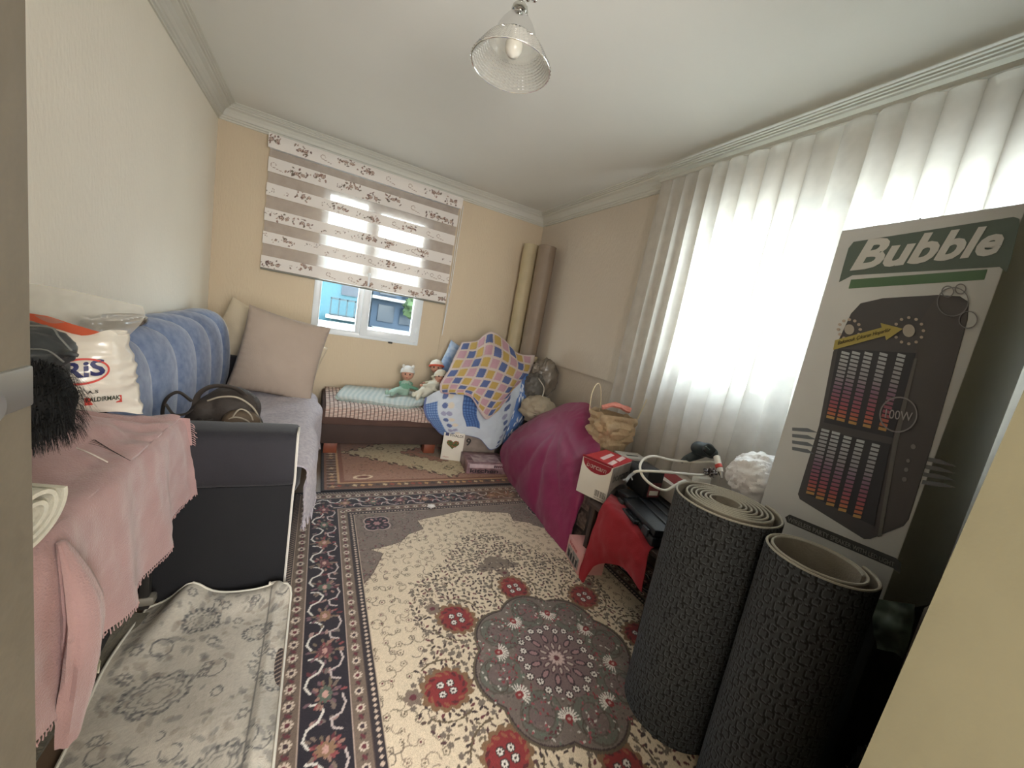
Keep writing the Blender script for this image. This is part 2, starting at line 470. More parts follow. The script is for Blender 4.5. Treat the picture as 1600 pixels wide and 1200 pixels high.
# plaster cornices with stepped profile
prof = [(0, .112), (.010, .112), (.010, .100), (.020, .096), (.024, .086), (.032, .082), (.040, .060), (.056, .040), (.076, .030), (.080, .022), (.092, .022),
        (.094, .014), (.104, .014), (.106, .007), (.118, .006), (.120, 0)]
def cornice(name, a, b, inward, ma, mb):
    a = np.array([*a, 0.0]); b = np.array([*b, 0.0]); d = (b - a) / np.linalg.norm(b - a); inn = np.array(inward, float)
    V = []
    for e, s, mt_ in ((a, 1, ma), (b, -1, mb)):
        for p, h in prof: V.append(e + inn * p + d * s * p * mt_ + np.array([0, 0, ZT - h]))
        V.append(np.array([e[0], e[1], ZT]))
    n = len(prof) + 1
    F = [[i, i + 1, i + 1 + n, i + n] for i in range(n - 1)] + [list(range(n))[::-1], [n + i for i in range(n)]]
    obj(name, (np.array(V), F), m_corn, smooth=False, kind='structure')
cornice('trim_1', (XL, .12), (XL, YB), (1, 0, 0), 1, 1)
cornice('trim_2', (XL, YB), (XR, YB), (0, -1, 0), 1, 1)
cornice('trim_3', (XR, YB), (XR, .12), (-1, 0, 0), 1, 1)
cornice('trim_4', (XR, .12), (XL, .12), (0, 1, 0), 1, 1)
# surface cable moulding on the back wall beside the window
obj('trim_5', box2((1.135, YB - .008, .5), (1.143, YB, 1.40), .002), m_wall, kind='structure')

# ------------------------------------------------------------------ small window
def frame_rect(x0, x1, z0, z1, wd, y0, y1, wl=None, wr=None, wb=None, wt=None):
    wl = wl or wd; wr = wr or wd; wb = wb or wd; wt = wt or wd
    return join(box2((x0, y0, z0), (x0 + wl, y1, z1), .006), box2((x1 - wr, y0, z0), (x1, y1, z1), .006),
                box2((x0 + wl - .004, y0 + .002, z0), (x1 - wr + .004, y1 - .002, z0 + wb), .004), box2((x0 + wl - .004, y0 + .002, z1 - wt), (x1 - wr + .004, y1 - .002, z1), .004))
w1 = obj('window_1', join(frame_rect(WX0, WX1, WZ0, WZ1, .05, YB - .012, YB + .06), box2((.300, YB - .010, WZ0 + .04), (.372, YB + .058, WZ1 - .04), .005)), m_upvc, kind='structure')
sash = obj('sash', frame_rect(.345, .885, WZ0 + .028, WZ1 - .028, .068, YB - .028, YB + .03), m_upvc, w1)
obj('pane', box2((-.03, YB + .02, WZ0 + .04), (.31, YB + .026, WZ1 - .04)), m_glass, w1, smooth=False)
obj('pane', box2((.40, YB + .005, WZ0 + .08), (.83, YB + .011, WZ1 - .08)), m_glass, w1, smooth=False)
obj('bead', join(box2((-.022, YB - .018, WZ0 + .045), (-.010, YB - .008, WZ1 - .045), .003), box2((-.02, YB - .018, WZ0 + .045), (.305, YB - .008, WZ0 + .058), .003)), m_upvc, w1)
obj('hinge', join(box2((.868, YB - .042, 1.02), (.886, YB - .024, 1.09), .004), box2((.868, YB - .042, 1.95), (.886, YB - .024, 2.02), .004)), m_upvc, w1)
obj('handle', join(box2((.358, YB - .04, 1.46), (.384, YB - .028, 1.54), .004), box2((.360, YB - .062, 1.50), (.382, YB - .04, 1.522), .004), box2((.362, YB - .068, 1.40), (.380, YB - .054, 1.52), .005)), m_upvc, w1)
obj('drip_catch', box2((.62, YB - .020, WZ0 - .012), (.66, YB + .002, WZ0 + .004), .002), M('dark_gasket', c(70, 70, 66), .8), w1)

# ------------------------------------------------------------------ big side window behind the curtain
def side_frame(y0, y1, z0, z1, wd, x0, x1):
    return join(box2((x0, y0, z0), (x1, y0 + wd, z1), .006), box2((x0, y1 - wd, z0), (x1, y1, z1), .006), box2((x0, y0, z0), (x1, y1, z0 + wd), .006), box2((x0, y0, z1 - wd), (x1, y1, z1), .006))
w2 = obj('window_2', join(side_frame(SY0, SY1, SZ0, SZ1, .055, XR + .03, XR + .10), box2((XR + .03, 1.03, SZ0), (XR + .10, 1.09, SZ1), .006)), m_upvc, kind='structure')
obj('sash', side_frame(1.08, SY1 - .04, SZ0 + .04, SZ1 - .04, .05, XR + .012, XR + .06), m_upvc, w2)
obj('sash', side_frame(SY0 + .04, 1.04, SZ0 + .04, SZ1 - .04, .05, XR + .012, XR + .06), m_upvc, w2)
obj('pane', box2((XR + .05, 1.12, SZ0 + .08), (XR + .056, SY1 - .08, SZ1 - .08)), m_glass, w2, smooth=False)
obj('pane', box2((XR + .05, SY0 + .08, SZ0 + .08), (XR + .056, 1.0, SZ1 - .08)), m_glass, w2, smooth=False)
obj('window_sill', box2((XR - .05, SY0 - .03, SZ0 - .03), (XR + .04, SY1 + .03, SZ0 + .002), .006), m_corn, w2)

# ------------------------------------------------------------------ outside
m_teal = M('teal_render', c(48, 84, 94), .9, var=.15, vscale=1.5); m_bgrey = M('blue_grey_render', c(60, 72, 86), .9, var=.15, vscale=1.0)
m_dark = M('dark_window_glass', c(26, 38, 50), .3); m_white = M('white_render', c(150, 148, 142), .9, var=.10, vscale=.6)
m_rail = M('balcony_rail_paint', c(24, 36, 42), .5); m_leaf = M('tree_leaves', c(60, 78, 44), .9, var=.4, vscale=3)
b1 = thing('apartment_building', (-1.2, 15, -4), 'teal rendered building seen through the left pane of the small window', 'building')
obj('wall', box2((-5, 14, -4), (1.42, 18, 3.15)), m_teal, b1, smooth=False)
obj('roof_edge', box2((-5.1, 13.85, 3.15), (1.5, 18.1, 3.4)), m_bgrey, b1, smooth=False)
for k in range(2):
    f_ = obj('window', box2((.55 - k * 1.9, 13.95, 1.3), (1.2 - k * 1.9, 14.02, 2.5)), m_dark, b1, smooth=False)
rl = [box2((.25, 13.6, .60), (1.25, 13.64, .65)), box2((.25, 13.6, 1.12), (1.25, 13.64, 1.17))] + [box2((.25 + .24 * k, 13.6, .6), (.285 + .24 * k, 13.64, 1.17)) for k in range(5)]
rail = obj('balcony_rail', join(*rl), m_rail, b1, smooth=False); obj('balcony_slab', box2((.15, 13.5, .5), (1.35, 14.02, .6)), m_white, b1, smooth=False)
b2 = thing('office_building', (4, 17, -4), 'blue grey building with rows of dark windows seen through the right pane', 'building')
obj('wall', box2((1.75, 16, -4), (9, 20, 3.6)), m_bgrey, b2, smooth=False)
for r_ in range(3):
    for k in range(4): obj('window', box2((2.0 + k * .85, 15.95, .55 + r_ * 1.05), (2.62 + k * .85, 16.02, 1.2 + r_ * 1.05)), m_dark, b2, smooth=False)
obj('ledge', box2((1.7, 15.7, 2.5), (6, 16.02, 2.62)), m_white, b2, smooth=False); obj('ledge', box2((1.7, 15.7, 1.4), (6, 16.02, 1.52)), m_white, b2, smooth=False)
t_ = obj('flat_roof', join(box2((-6, 5.5, -4), (7, 13.3, .32)), box2((-6, 13.1, .32), (7, 13.3, .42)), box2((1.8, 13.3, -4), (7, 15.9, .32))), m_white, smooth=False)
tag(t_, 'sunlit white flat roof spread out below the small window', 'roof')
tr_ = thing('leafy_tree', (3.35, 14.9, .32), 'small green tree at the right edge of the small window view', 'tree')
obj('trunk', tube([(3.35, 14.9, .32), (3.37, 14.9, 1.0), (3.33, 14.9, 1.6)], .05, 8), M('bark', c(90, 76, 60), .9, var=.3), tr_)
obj('crown', join(*[ellipsoid((3.35 + rnd.uniform(-.3, .3), 14.9 + rnd.uniform(-.2, .2), 1.45 + rnd.uniform(-.35, .45)), (.3, .3, .28), 8, 12, amp=.5, ns=4, seed=k) for k in range(9)]), m_leaf, tr_)

# ------------------------------------------------------------------ zebra roller blind
bl = thing('zebra_blind', (.32, YB - .06, 2.4), 'cream zebra roller blind printed with brown roses over the small window', 'blind')
m_strip = M('printed_blind_fabric', (1, 1, 1), .8, vc=True)
ns_ = m_strip.node_tree; pb = ns_.nodes['Principled BSDF']; pb.inputs['Subsurface Weight'].default_value = 0.0
ttl = ns_.nodes.new('ShaderNodeBsdfTranslucent'); tmx = ns_.nodes.new('ShaderNodeMixShader'); tmx.inputs[0].default_value = .13
vcn = ns_.nodes.new('ShaderNodeVertexColor'); vcn.layer_name = 'Col'; ns_.links.new(vcn.outputs[0], ttl.inputs[0])
ns_.links.new(pb.outputs[0], tmx.inputs[1]); ns_.links.new(ttl.outputs[0], tmx.inputs[2]); ns_.links.new(tmx.outputs[0], ns_.nodes['Material Output'].inputs[0])
m_sheer = sheer('sheer_band_mesh', c(214, 204, 196), .50, .35)
BX0, BX1, BY = -.475, 1.125, YB - .05
def floral(X, Z, seed, dense=False):
    r = random.Random(seed); p = Paint(X, Z, c(230, 224, 218)); x0, x1 = X.min(), X.max(); z0, z1 = Z.min(), Z.max(); h = z1 - z0; x = x0 + r.uniform(0, .08)
    cols = [c(120, 92, 84), c(142, 112, 100), c(104, 84, 78), c(164, 138, 122), c(110, 100, 84)]
    while x < x1:
        big = r.random() < (.75 if dense else .35); s = h * (.30 if big else .16)
        if r.random() < .8:
            cz = z0 + h * r.uniform(.3, .75)
            for k in range(18 if big else 7):
                a_ = r.uniform(0, 2 * PI); d_ = r.uniform(0, 1.7) * s
                p.ell(x + math.cos(a_) * d_ * 1.6, cz + math.sin(a_) * d_ * .8, s * r.uniform(.2, .45), s * r.uniform(.1, .25), r.uniform(0, PI), r.choice(cols))
            if big:
                for q in (0, 1.4): p.ell(x + q * s, cz, s * .5, s * .45, 0, c(206, 186, 170)); p.ell(x + q * s, cz, s * .5, s * .45, 0, c(120, 92, 84), 1, .75); p.ell(x + q * s, cz, s * .22, s * .2, 0, c(120, 92, 84), 1, .5)
        else:
            p.line(arc(x, z0 + h * .5, h * .16, 0, 5.2), .004, c(150, 126, 112)); p.line([(x, z0 + h * .35), (x + h * .6, z0 + h * .2)], .004, c(150, 126, 112))
        x += r.uniform(.06, .13) + (.07 if big else 0)
    return p.C
def strip(name, z0, z1, y, seed, dense=False, bow=0.0):
    nx, nz = 330, max(10, int((z1 - z0) / .0048)); xs = np.linspace(BX0, BX1, nx); zs = np.linspace(z0, z1, nz); X, Z = np.meshgrid(xs, zs)
    G = np.stack([X, np.full_like(X, y) + bow * np.sin((Z - z0) / (z1 - z0) * PI), Z], 2); C_ = floral(X, Z, seed, dense)
    o = obj(name, shell(G, .0012), m_strip, bl, vcol=shellcol(C_)); return o
strip('valance', 2.300, 2.402, BY - .075, 3, True, -.012)
zs_ = [(2.250, 2.140), (2.055, 1.960), (1.860, 1.762), (1.675, 1.580), (1.482, 1.384)]
for k, (a_, b_) in enumerate(zs_):
    strip('fabric_strip', b_, a_, BY - .004, 11 + k, k in (0, 4))
prev_ = 2.42
for k, (a_, b_) in enumerate(zs_ + [(1.372, 1.37)]):
    obj('sheer_band', box2((BX0 + .004, BY + .002, a_ - (.0 if k < 5 else 0)), (BX1 - .004, BY + .003, prev_)), m_sheer, bl, smooth=False); prev_ = b_
obj('headrail', box2((BX0, BY - .07, 2.31), (BX1, BY + .045, 2.40), .01), m_upvc, bl)
obj('bottom_rail', cyl((BX0, BY, 1.374), (BX1, BY, 1.374), .008, 10), M('grey_rail', c(120, 120, 110), .4), bl)
obj('chain', join(tube([(BX1 + .01, BY - .02, 2.35), (BX1 + .014, BY - .02, 1.6), (BX1 + .01, BY - .02, 1.05)], .0025, 6), tube([(BX1 + .03, BY - .02, 2.35), (BX1 + .03, BY - .02, 1.6), (BX1 + .01, BY - .02, 1.05)], .0025, 6)), m_upvc, bl)

# ------------------------------------------------------------------ sheer curtain
m_tulle = sheer('cream_tulle', c(212, 207, 200), .17, .40)
def curtain_net(y0, y1, z0, z1, nu, nv):
    G = np.zeros((nu, nv, 3))
    for j in range(nv):
        s = j / (nv - 1); y = y0 + (y1 - y0) * s
        for i in range(nu):
            u = i / (nu - 1); z = z1 + (z0 - z1) * u
            # pleats: stretch along the cloth, overlapping S-folds that wander with height
            wob = .9 * fbm((y * 2.2, z * .55, 1.3), 1.0, 2) * (.25 + u)
            ph = y / .104 * 2 * PI + 2.2 * fbm((y * 1.7, .3, 8.8), 1.0, 2) + wob * 1.6
            A = .028 + .010 * math.sin(y * 9) + .012 * u
            x = 1.985 + A * math.sin(ph) + .02 * fbm((y * 5, z * 1.3, 4.4), 1, 2) * u
            yy = y + (.034 - .006 * u) * math.cos(ph) + (.07 * u * max(0, (y - 1.75)) / .3) + .05 * u * fbm((y * 2, z, 9), 1, 2)
            G[i, j] = (x, yy, z)
    return G
cu_ = thing('tulle_curtain', (1.985, 1.1, .04), 'floor length cream sheer curtain hanging in soft pleats across the side window', 'curtain')
def single(G): return G.reshape(-1, 3), quadgrid(G.shape[0], G.shape[1])
obj('curtain_panel', single(curtain_net(.16, 2.05, .04, 2.405, 60, 520)), m_tulle, cu_, sharp=180)
obj('curtain_rail', box2((1.955, .14, 2.402), (2.02, 2.09, 2.425), .004), m_corn, cu_)

# ------------------------------------------------------------------ rugs
def rugnet(x0, x1, y0, y1, step, z, lift=None):
    nx = int((x1 - x0) / step) + 1; ny = int((y1 - y0) / step) + 1
    X, Y = np.meshgrid(np.linspace(x0, x1, nx), np.linspace(y0, y1, ny)); Z = np.full_like(X, z)
    if lift is not None: Z = Z + lift(X, Y)
    return X, Y, Z
def rug_obj(name, X, Y, Z, C_, mt, parent, bottom=0.001):
    ny, nx = X.shape; G = np.stack([X, Y, Z], 2).reshape(-1, 3); n = nx * ny
    idx = np.arange(n).reshape(ny, nx)
    F = np.stack([idx[:-1, :-1], idx[:-1, 1:], idx[1:, 1:], idx[1:, :-1]], -1).reshape(-1, 4)
    rim = list(idx[0, :]) + list(idx[1:, -1]) + list(idx[-1, -2::-1]) + list(idx[-2:0:-1, 0])
    Bv = G[rim].copy(); Bv[:, 2] = bottom; k = len(rim)
    E = np.array([[rim[i], n + i, n + (i + 1) % k, rim[(i + 1) % k]] for i in range(k)])
    V = np.concatenate([G, Bv]); org = ORG[parent.name]; V = V - org
    A = np.concatenate([F, E]).astype(np.int32)
    me = bpy.data.meshes.new(name); me.vertices.add(len(V)); me.vertices.foreach_set('co', V.astype(np.float32).ravel())
    me.loops.add(A.size); me.loops.foreach_set('vertex_index', A.ravel())
    me.polygons.add(len(A)); me.polygons.foreach_set('loop_start', np.arange(0, A.size, 4, dtype=np.int32))
    me.update(calc_edges=True)
    ca = me.color_attributes.new('Col', 'FLOAT_COLOR', 'POINT'); buf = np.ones((len(V), 4), np.float32)
    buf[:n, :3] = C_.reshape(-1, 3); buf[n:, :3] = C_.reshape(-1, 3)[rim]; ca.data.foreach_set('color', buf.ravel())
    me.materials.append(mt); o = bpy.data.objects.new(name, me); COL.objects.link(o); o.parent = parent; ORG[o.name] = org
    return o
m_pile = M('rug_pile', (1, 1, 1), .95, vc=True, bump=.5, bscale=420, sheen=.15)
CRM = c(206, 190, 166); NAV = c(34, 28, 38); OLV = c(112, 98, 82); MAR = c(96, 44, 52); RED = c(128, 40, 42); WHT = c(212, 206, 198); DK = c(58, 44, 44); MAU = c(112, 84, 92); GRY = c(104, 92, 86); GRN = c(92, 104, 92)
rug = thing('persian_rug', (.93, 1.33, 0), 'large Persian rug with cream field, brown medallion and dark floral border on the floor', 'rug')
X, Y, Z = rugnet(-.045, 1.905, .15, 2.505, .0034, .011)
MX, MY = .955, 1.0
p = Paint(X, Y, CRM)
r = random.Random(3)
fx0, fx1, fy1 = .285, 1.625, 2.205
# outer field: fine outline flowers and curling stems
for gx in np.arange(fx0, fx1, .052):
    for gy in np.arange(.15, fy1, .052):
        x = gx + r.uniform(-.014, .014); y = gy + r.uniform(-.014, .014); q = math.hypot((x - MX) / 1.0, (y - MY) / 1.18)
        if q > .50:
            rr = r.uniform(.010, .015); cc = r.choice([c(128, 116, 98), c(112, 100, 88), c(140, 124, 108)])
            p.ell(x, y, rr, rr, r.uniform(0, 3), cc, 1, .72, 5, .25); p.ell(x, y, .004, .004, 0, r.choice([MAR, OLV]))
            a_ = r.uniform(0, 6.3); p.line(arc(x + rr * 1.7 * math.cos(a_), y + rr * 1.7 * math.sin(a_), r.uniform(.015, .024), a_, a_ + r.uniform(2, 4), 7), .0036, cc)
# inner field: leaf sprays
for gx in np.arange(MX - .66, MX + .66, .021):
    for gy in np.arange(.15, 2.05, .021):
        x = gx + r.uniform(-.007, .007); y = gy + r.uniform(-.007, .007); q = math.hypot((x - MX) / 1.0, (y - MY) / 1.55); th = math.atan2(y - MY, x - MX)
        lim = .545 + .035 * math.cos(8 * th)
        if q < lim and fx0 < x < fx1 and r.random() < .86:
            cc = r.choice([DK, DK, c(78, 52, 54), c(96, 84, 72), c(84, 66, 60), MAR if r.random() < .5 else OLV]); a_ = r.uniform(0, 3.1)
            p.ell(x, y, .0098, .0046, a_, cc)
            if r.random() < .22: p.ell(x, y, .011, .011, a_, c(112, 100, 90), 1, 0, 5, .4)
# corner spandrels
quarter = [(fx0, 1.60), (.33, 1.66), (.395, 1.80), (.333, 1.845), (.42, 1.86), (.50, 1.885), (.555, 1.95), (.65, 1.99), (.635, 2.085), (.70, 2.105), (.78, 2.12), (.955, 2.165), (.955, fy1), (fx0, fy1)]
for mx in (0, 1):
    q_ = [(x if not mx else 2 * MX - x, y) for x, y in quarter]
    p.poly(q_, c(118, 104, 96))
    for k in range(520):
        x = r.uniform(fx0, fx0 + .42); y = r.uniform(1.6, fy1); x = x if not mx else 2 * MX - x
        if inside(np.array([x]), np.array([y]), q_)[0]:
            p.ell(x, y, r.uniform(.004, .008), .003, r.uniform(0, 3), r.choice([c(92, 78, 74), c(140, 126, 116), MAR, GRN, c(84, 70, 68)]))
    for k in range(26):
        x = r.uniform(fx0, fx0 + .36); y = r.uniform(1.62, fy1); x = x if not mx else 2 * MX - x
        if inside(np.array([x]), np.array([y]), q_)[0]: p.line(arc(x, y, r.uniform(.02, .035), r.uniform(0, 6), r.uniform(6, 9)), .0036, c(84, 72, 70))
    X_ = .40 if not mx else 2 * MX - .40
    p.ell(X_, 2.09, .085, .085, .78, c(170, 150, 142), 1, 0, 4, .25); p.ell(X_, 2.09, .077, .077, .78, NAV, 1, 0, 4, .25)
    for k in range(12): p.ell(X_ + .05 * math.cos(k * .52), 2.09 + .05 * math.sin(k * .52), .013, .007, k * .52, r.choice([MAU, MAR, c(170, 130, 130)]))
    p.ell(X_, 2.09, .022, .022, 0, c(160, 120, 120), 1, 0, 6, .4)
    p.line([(x if not mx else 2 * MX - x, y) for x, y in quarter[:12]], .005, c(96, 78, 70))
# tree crest above the medallion and palmettes
def daisy(x, y, s, pet=7, col=WHT, ctr=DK):
    p.ell(x, y, s * 1.25, s * 1.25, 0, DK); p.ell(x, y, s, s, r.uniform(0, 1), col, 1, 0, pet, .4); p.ell(x, y, s * .35, s * .35, 0, ctr)
for sy in (1, -1):
    for dx, dy, s in ((0, .61, .07), (-.05, .585, .045), (.05, .585, .045), (0, .53, .03), (-.09, .57, .03), (.09, .57, .03)):
        p.ell(MX + dx, MY + sy * dy, s, s * .8, 0, c(120, 106, 94), 1, 0, 7, .2)
        for k in range(14): p.ell(MX + dx + r.uniform(-s, s) * .7, MY + sy * dy + r.uniform(-s, s) * .6, .007, .004, r.uniform(0, 3), r.choice([GRY, DK, c(150, 138, 124)]))
pal = [(-.455, .01), (-.325, .295), (.01, .405), (.34, .265), (.455, -.01), (.325, -.295), (-.01, -.405), (-.34, -.245)]
for dx, dy in pal:
    a_ = math.atan2(dy, dx); x, y = MX + dx, MY + dy
    p.ell(x, y, .098, .082, a_, c(120, 92, 66), 1, 0, 14, .16); p.ell(x, y, .076, .066, a_, RED, 1, 0, 14, .10)
    for k in range(14): t = k * .449; p.ell(x + .063 * math.cos(t), y + .055 * math.sin(t), .012, .005, t + 1, r.choice([c(84, 30, 34), c(140, 82, 60)]))
    for q1, q2 in ((-.018, .016), (.018, .016), (-.018, -.018), (.02, -.014)): daisy(x + q1, y + q2, .012)
    ex, ey = x + .115 * math.cos(a_), y + .115 * math.sin(a_); p.ell(ex, ey, .034, .03, a_, c(120, 104, 92), 1, 0, 6, .3); p.ell(ex, ey, .012, .01, 0, MAR)
    for s in (-1, 1): p.line(arc(x, y, .112, a_ + s * .9, a_ + s * 2.2, 9), .006, c(96, 82, 62))
# medallion
def lob(th, R0, d, n): return R0 * (1 - d + d * abs(math.cos(n * th / 2)))
th = np.arctan2(Y - MY, X - MX); rad = np.hypot(X - MX, (Y - MY))
for R0, col in ((.352, c(88, 78, 62)), (.343, DK), (.337, c(110, 98, 92))):
    msk = rad < R0 * (.90 + .10 * np.abs(np.cos(4 * th))) ; p.C[msk] = col
msk = rad < .337 * (.90 + .10 * np.abs(np.cos(4 * th)))
lo = [k * PI / 4 for k in range(8)]
for a_ in lo:
    x, y = MX + .245 * math.cos(a_), MY + .245 * math.sin(a_)
    p.ell(x, y, .088, .075, a_, c(84, 78, 68), 1, .93); p.ell(x, y, .082, .069, a_, c(96, 96, 88)); p.ell(x, y, .058, .048, a_, c(84, 78, 68), 1, .9)
    p.ell(x, y, .052, .043, a_, c(108, 92, 90))
    for s in (-1, 1):
        p.line(arc(x + .04 * math.cos(a_ + s), y + .04 * math.sin(a_ + s), .03, a_, a_ + s * 4, 10), .005, c(74, 66, 56))
for k in range(900):
    t = r.uniform(0, 2 * PI); q = r.uniform(.14, .325); x, y = MX + q * math.cos(t), MY + q * math.sin(t)
    p.ell(x, y, r.uniform(.004, .0075), .0032, r.uniform(0, 3), r.choice([MAR, c(150, 70, 78), c(190, 184, 176), c(80, 70, 64), GRN, c(126, 112, 108), c(128, 48, 54)]))
for k in range(8):
    a_ = k * PI / 4 + .39; x, y = MX + .235 * math.cos(a_), MY + .235 * math.sin(a_)
    for s in np.linspace(-1.5, 1.5, 11):
        t = a_ + PI + s; p.line([(x + .014 * math.cos(t), y + .014 * math.sin(t)), (x + .038 * math.cos(t), y + .038 * math.sin(t))], .0052, WHT)
    p.ell(x, y, .017, .013, a_, RED); p.ell(x, y, .006, .005, 0, c(180, 150, 140))
p.ell(MX, MY, .165, .165, 0, c(112, 92, 92), 1, 0, 12, .10)
for k in range(24):
    a_ = k * PI / 12; q = .150 if k % 2 else .135; daisy(MX + q * math.cos(a_), MY + q * math.sin(a_), .0135)
for k in range(12):
    a_ = k * PI / 6; p.ell(MX + .095 * math.cos(a_), MY + .095 * math.sin(a_), .026, .013, a_, c(58, 42, 48)); p.ell(MX + .095 * math.cos(a_), MY + .095 * math.sin(a_), .017, .008, a_, c(150, 116, 118))
    p.ell(MX + .055 * math.cos(a_ + .26), MY + .055 * math.sin(a_ + .26), .022, .009, a_ + .26, c(84, 54, 60)); p.ell(MX + .055 * math.cos(a_ + .26), MY + .055 * math.sin(a_ + .26), .014, .005, a_ + .26, c(176, 160, 150))
p.ell(MX, MY, .035, .035, 0, c(190, 166, 160), 1, 0, 12, .4); p.ell(MX, MY, .014, .014, 0, MAR, 1, 0, 8, .3)
# borders: four sides drawn in band coordinates (s along, d across from the outer edge)
def border(mapf, L):
    def R(s0, s1, d0, d1, col):
        a_, b_ = mapf(s0, d0), mapf(s1, d1); p.rect(min(a_[0], b_[0]), max(a_[0], b_[0]), min(a_[1], b_[1]), max(a_[1], b_[1]), col)
    def E(s, d, a_, b_, t, col, **k_):
        x, y = mapf(s, d); v_ = np.array(mapf(s + math.cos(t), d + math.sin(t))) - np.array([x, y]); p.ell(x, y, a_, b_, math.atan2(v_[1], v_[0]), col, **k_)
    def Ln(pts, wd, col): p.line([mapf(*q) for q in pts], wd, col)
    R(0, L, 0, .012, c(40, 34, 40)); R(0, L, .010, .036, c(52, 44, 46))
    for s in np.arange(0, L, .017): Ln([(s, .013), (s + .010, .032)], .005, c(150, 132, 118))
    R(0, L, .036, .040, c(170, 150, 134)); R(0, L, .040, .092, c(110, 94, 82))
    for i, s in enumerate(np.arange(.02, L, .058)):
        E(s, .066, .017, .017, 0, c(196, 180, 164), petals=8, pd=.35); E(s, .066, .0075, .0075, 0, (c(60, 44, 50), MAR)[i % 2])
        E(s + .029, .066, .012, .006, .8, c(66, 56, 52)); E(s + .029, .066, .006, .012, .8, MAR); Ln([(s + .012, .05), (s + .03, .058), (s + .046, .082)], .0035, c(74, 64, 58))
    R(0, L, .092, .096, c(176, 156, 144)); R(0, L, .096, .240, NAV)
    for i, s in enumerate(np.arange(-.05, L, .168)):
        o_ = 1 if i % 2 else -1; d0 = .168
        for k in range(46):
            t = r.uniform(0, 6.28); q = r.uniform(0, 1)
            E(s + .055 * q * math.cos(t), d0 + .060 * q * math.sin(t), .010, .005, t, r.choice([MAU, MAR, c(150, 116, 104), OLV, c(138, 70, 72), c(120, 104, 94)]))
        E(s, d0, .030, .022, 1.57 * (i % 2), (c(84, 96, 84), c(104, 64, 68), c(138, 108, 84))[i % 3], petals=8, pd=.25); E(s, d0, .014, .010, 0, c(190, 150, 140), petals=6, pd=.3)
        for k in range(8): E(s + .084, d0 + r.uniform(-.05, .05), .012, .006, r.uniform(0, 3), r.choice([MAU, MAR, c(160, 130, 124), c(112, 100, 96)]))
        q = s + .084
        Ln([(q - .07, d0 - .045), (q - .045, d0 - .06), (q - .015, d0 - .05), (q, d0 - .02), (q + .03, d0 - .005), (q + .055, d0 - .025), (q + .06, d0 - .05)], .0072, WHT)
        Ln([(q + .07, d0 + .05), (q + .04, d0 + .058), (q + .01, d0 + .045), (q, d0 + .015), (q - .03, d0 + .02), (q - .04, d0 + .045)], .0065, c(190, 176, 172))
    R(0, L, .240, .244, c(176, 156, 144)); R(0, L, .244, .292, c(114, 98, 86))
    for i, s in enumerate(np.arange(.01, L, .058)):
        E(s, .268, .015, .015, 0, c(200, 184, 168), petals=8, pd=.35); E(s, .268, .0068, .0068, 0, (c(60, 44, 50), MAR)[i % 2]); E(s + .029, .268, .011, .005, 1, c(70, 58, 52)); E(s + .029, .268, .005, .010, 1, MAR)
    R(0, L, .292, .296, c(70, 56, 54)); R(0, L, .296, .326, c(46, 38, 42))
    for s in np.arange(0, L, .019): E(s, .311, .0065, .0065, 0, c(190, 170, 154), petals=4, pd=.4)
    R(0, L, .326, .330, c(178, 160, 140))
Wd, Ht = 1.95, 2.355
keep = None
border(lambda s, d: (-.045 + d, .15 + s), Ht)
border(lambda s, d: (1.905 - d, .15 + s), Ht)
save = p.C.copy()
border(lambda s, d: (-.045 + s, 2.505 - d * .92), Wd)
dleft = X + .045; dright = 1.905 - X; dtop = (2.505 - Y) / .92
side = np.minimum(dleft, dright) < dtop - .0
p.C[side & (np.minimum(dleft, dright) < .33)] = save[side & (np.minimum(dleft, dright) < .33)]
# worn rusty patch near the far right border
wv = np.exp(-(((X - 1.33) / .17) ** 2 + ((Y - 2.36) / .09) ** 2)); p.C = p.C * (1 - .55 * wv[..., None]) + np.array(c(150, 104, 60)) * .55 * wv[..., None]
nzr = np.random.default_rng(2).normal(1, .07, X.shape); p.C = np.clip(p.C * nzr[..., None], 0, 1)
rug_obj('woven_field', X, Y, Z, p.C, m_pile, rug)
obj('binding', join(box2((-.055, .15, .001), (-.044, 2.51, .011), .002), box2((-.055, 2.504, .001), (1.915, 2.514, .012), .002)), M('rug_binding', c(34, 30, 34), .9), rug)
# crumpled white scrap lying on the rug
tag(obj('tissue_scrap', ellipsoid(P(674, 792, z=.02) + np.array([0, 0, .004]), (.022, .016, .010), 10, 14, amp=.8, ns=2.5), M('tissue', c(205, 200, 196), .9)), 'small crumpled white scrap lying on the far border of the Persian rug', 'scrap')

# second rug at the back
rug2 = thing('oriental_rug', (.95, 3.1, 0), 'older rust and cream oriental rug with diamond medallion reaching under the brown daybed', 'rug')
X, Y, Z = rugnet(.105, 2.0, 2.522, 3.88, .0075, .012)
p = Paint(X, Y, c(190, 172, 138)); r = random.Random(9)
x0, x1, y0, y1 = .105, 2.0, 2.522, 3.88; cx, cy = 1.05, 3.2
dd = np.abs(X - cx) / .80 + np.abs(Y - cy) / .52
wob_ = .03 * np.sign(np.sin(X * 90)) + .02 * np.sin(Y * 70)
p.C[dd + wob_ > 1.0] = c(158, 118, 98)
p.C[(dd + wob_ > .97) & (dd + wob_ < 1.01)] = c(84, 58, 44)
p.C[(dd + wob_ < .42)] = c(150, 104, 84); p.C[(dd + wob_ > .40) & (dd + wob_ < .43)] = c(74, 56, 42)
p.C[(dd < .22)] = c(132, 112, 90)
for k in range(900):
    x = r.uniform(x0, x1); y = r.uniform(y0, y1); p.ell(x, y, .012, .007, r.uniform(0, 3), r.choice([c(120, 76, 58), c(96, 86, 64), c(176, 128, 96), c(140, 92, 72)]), .55)
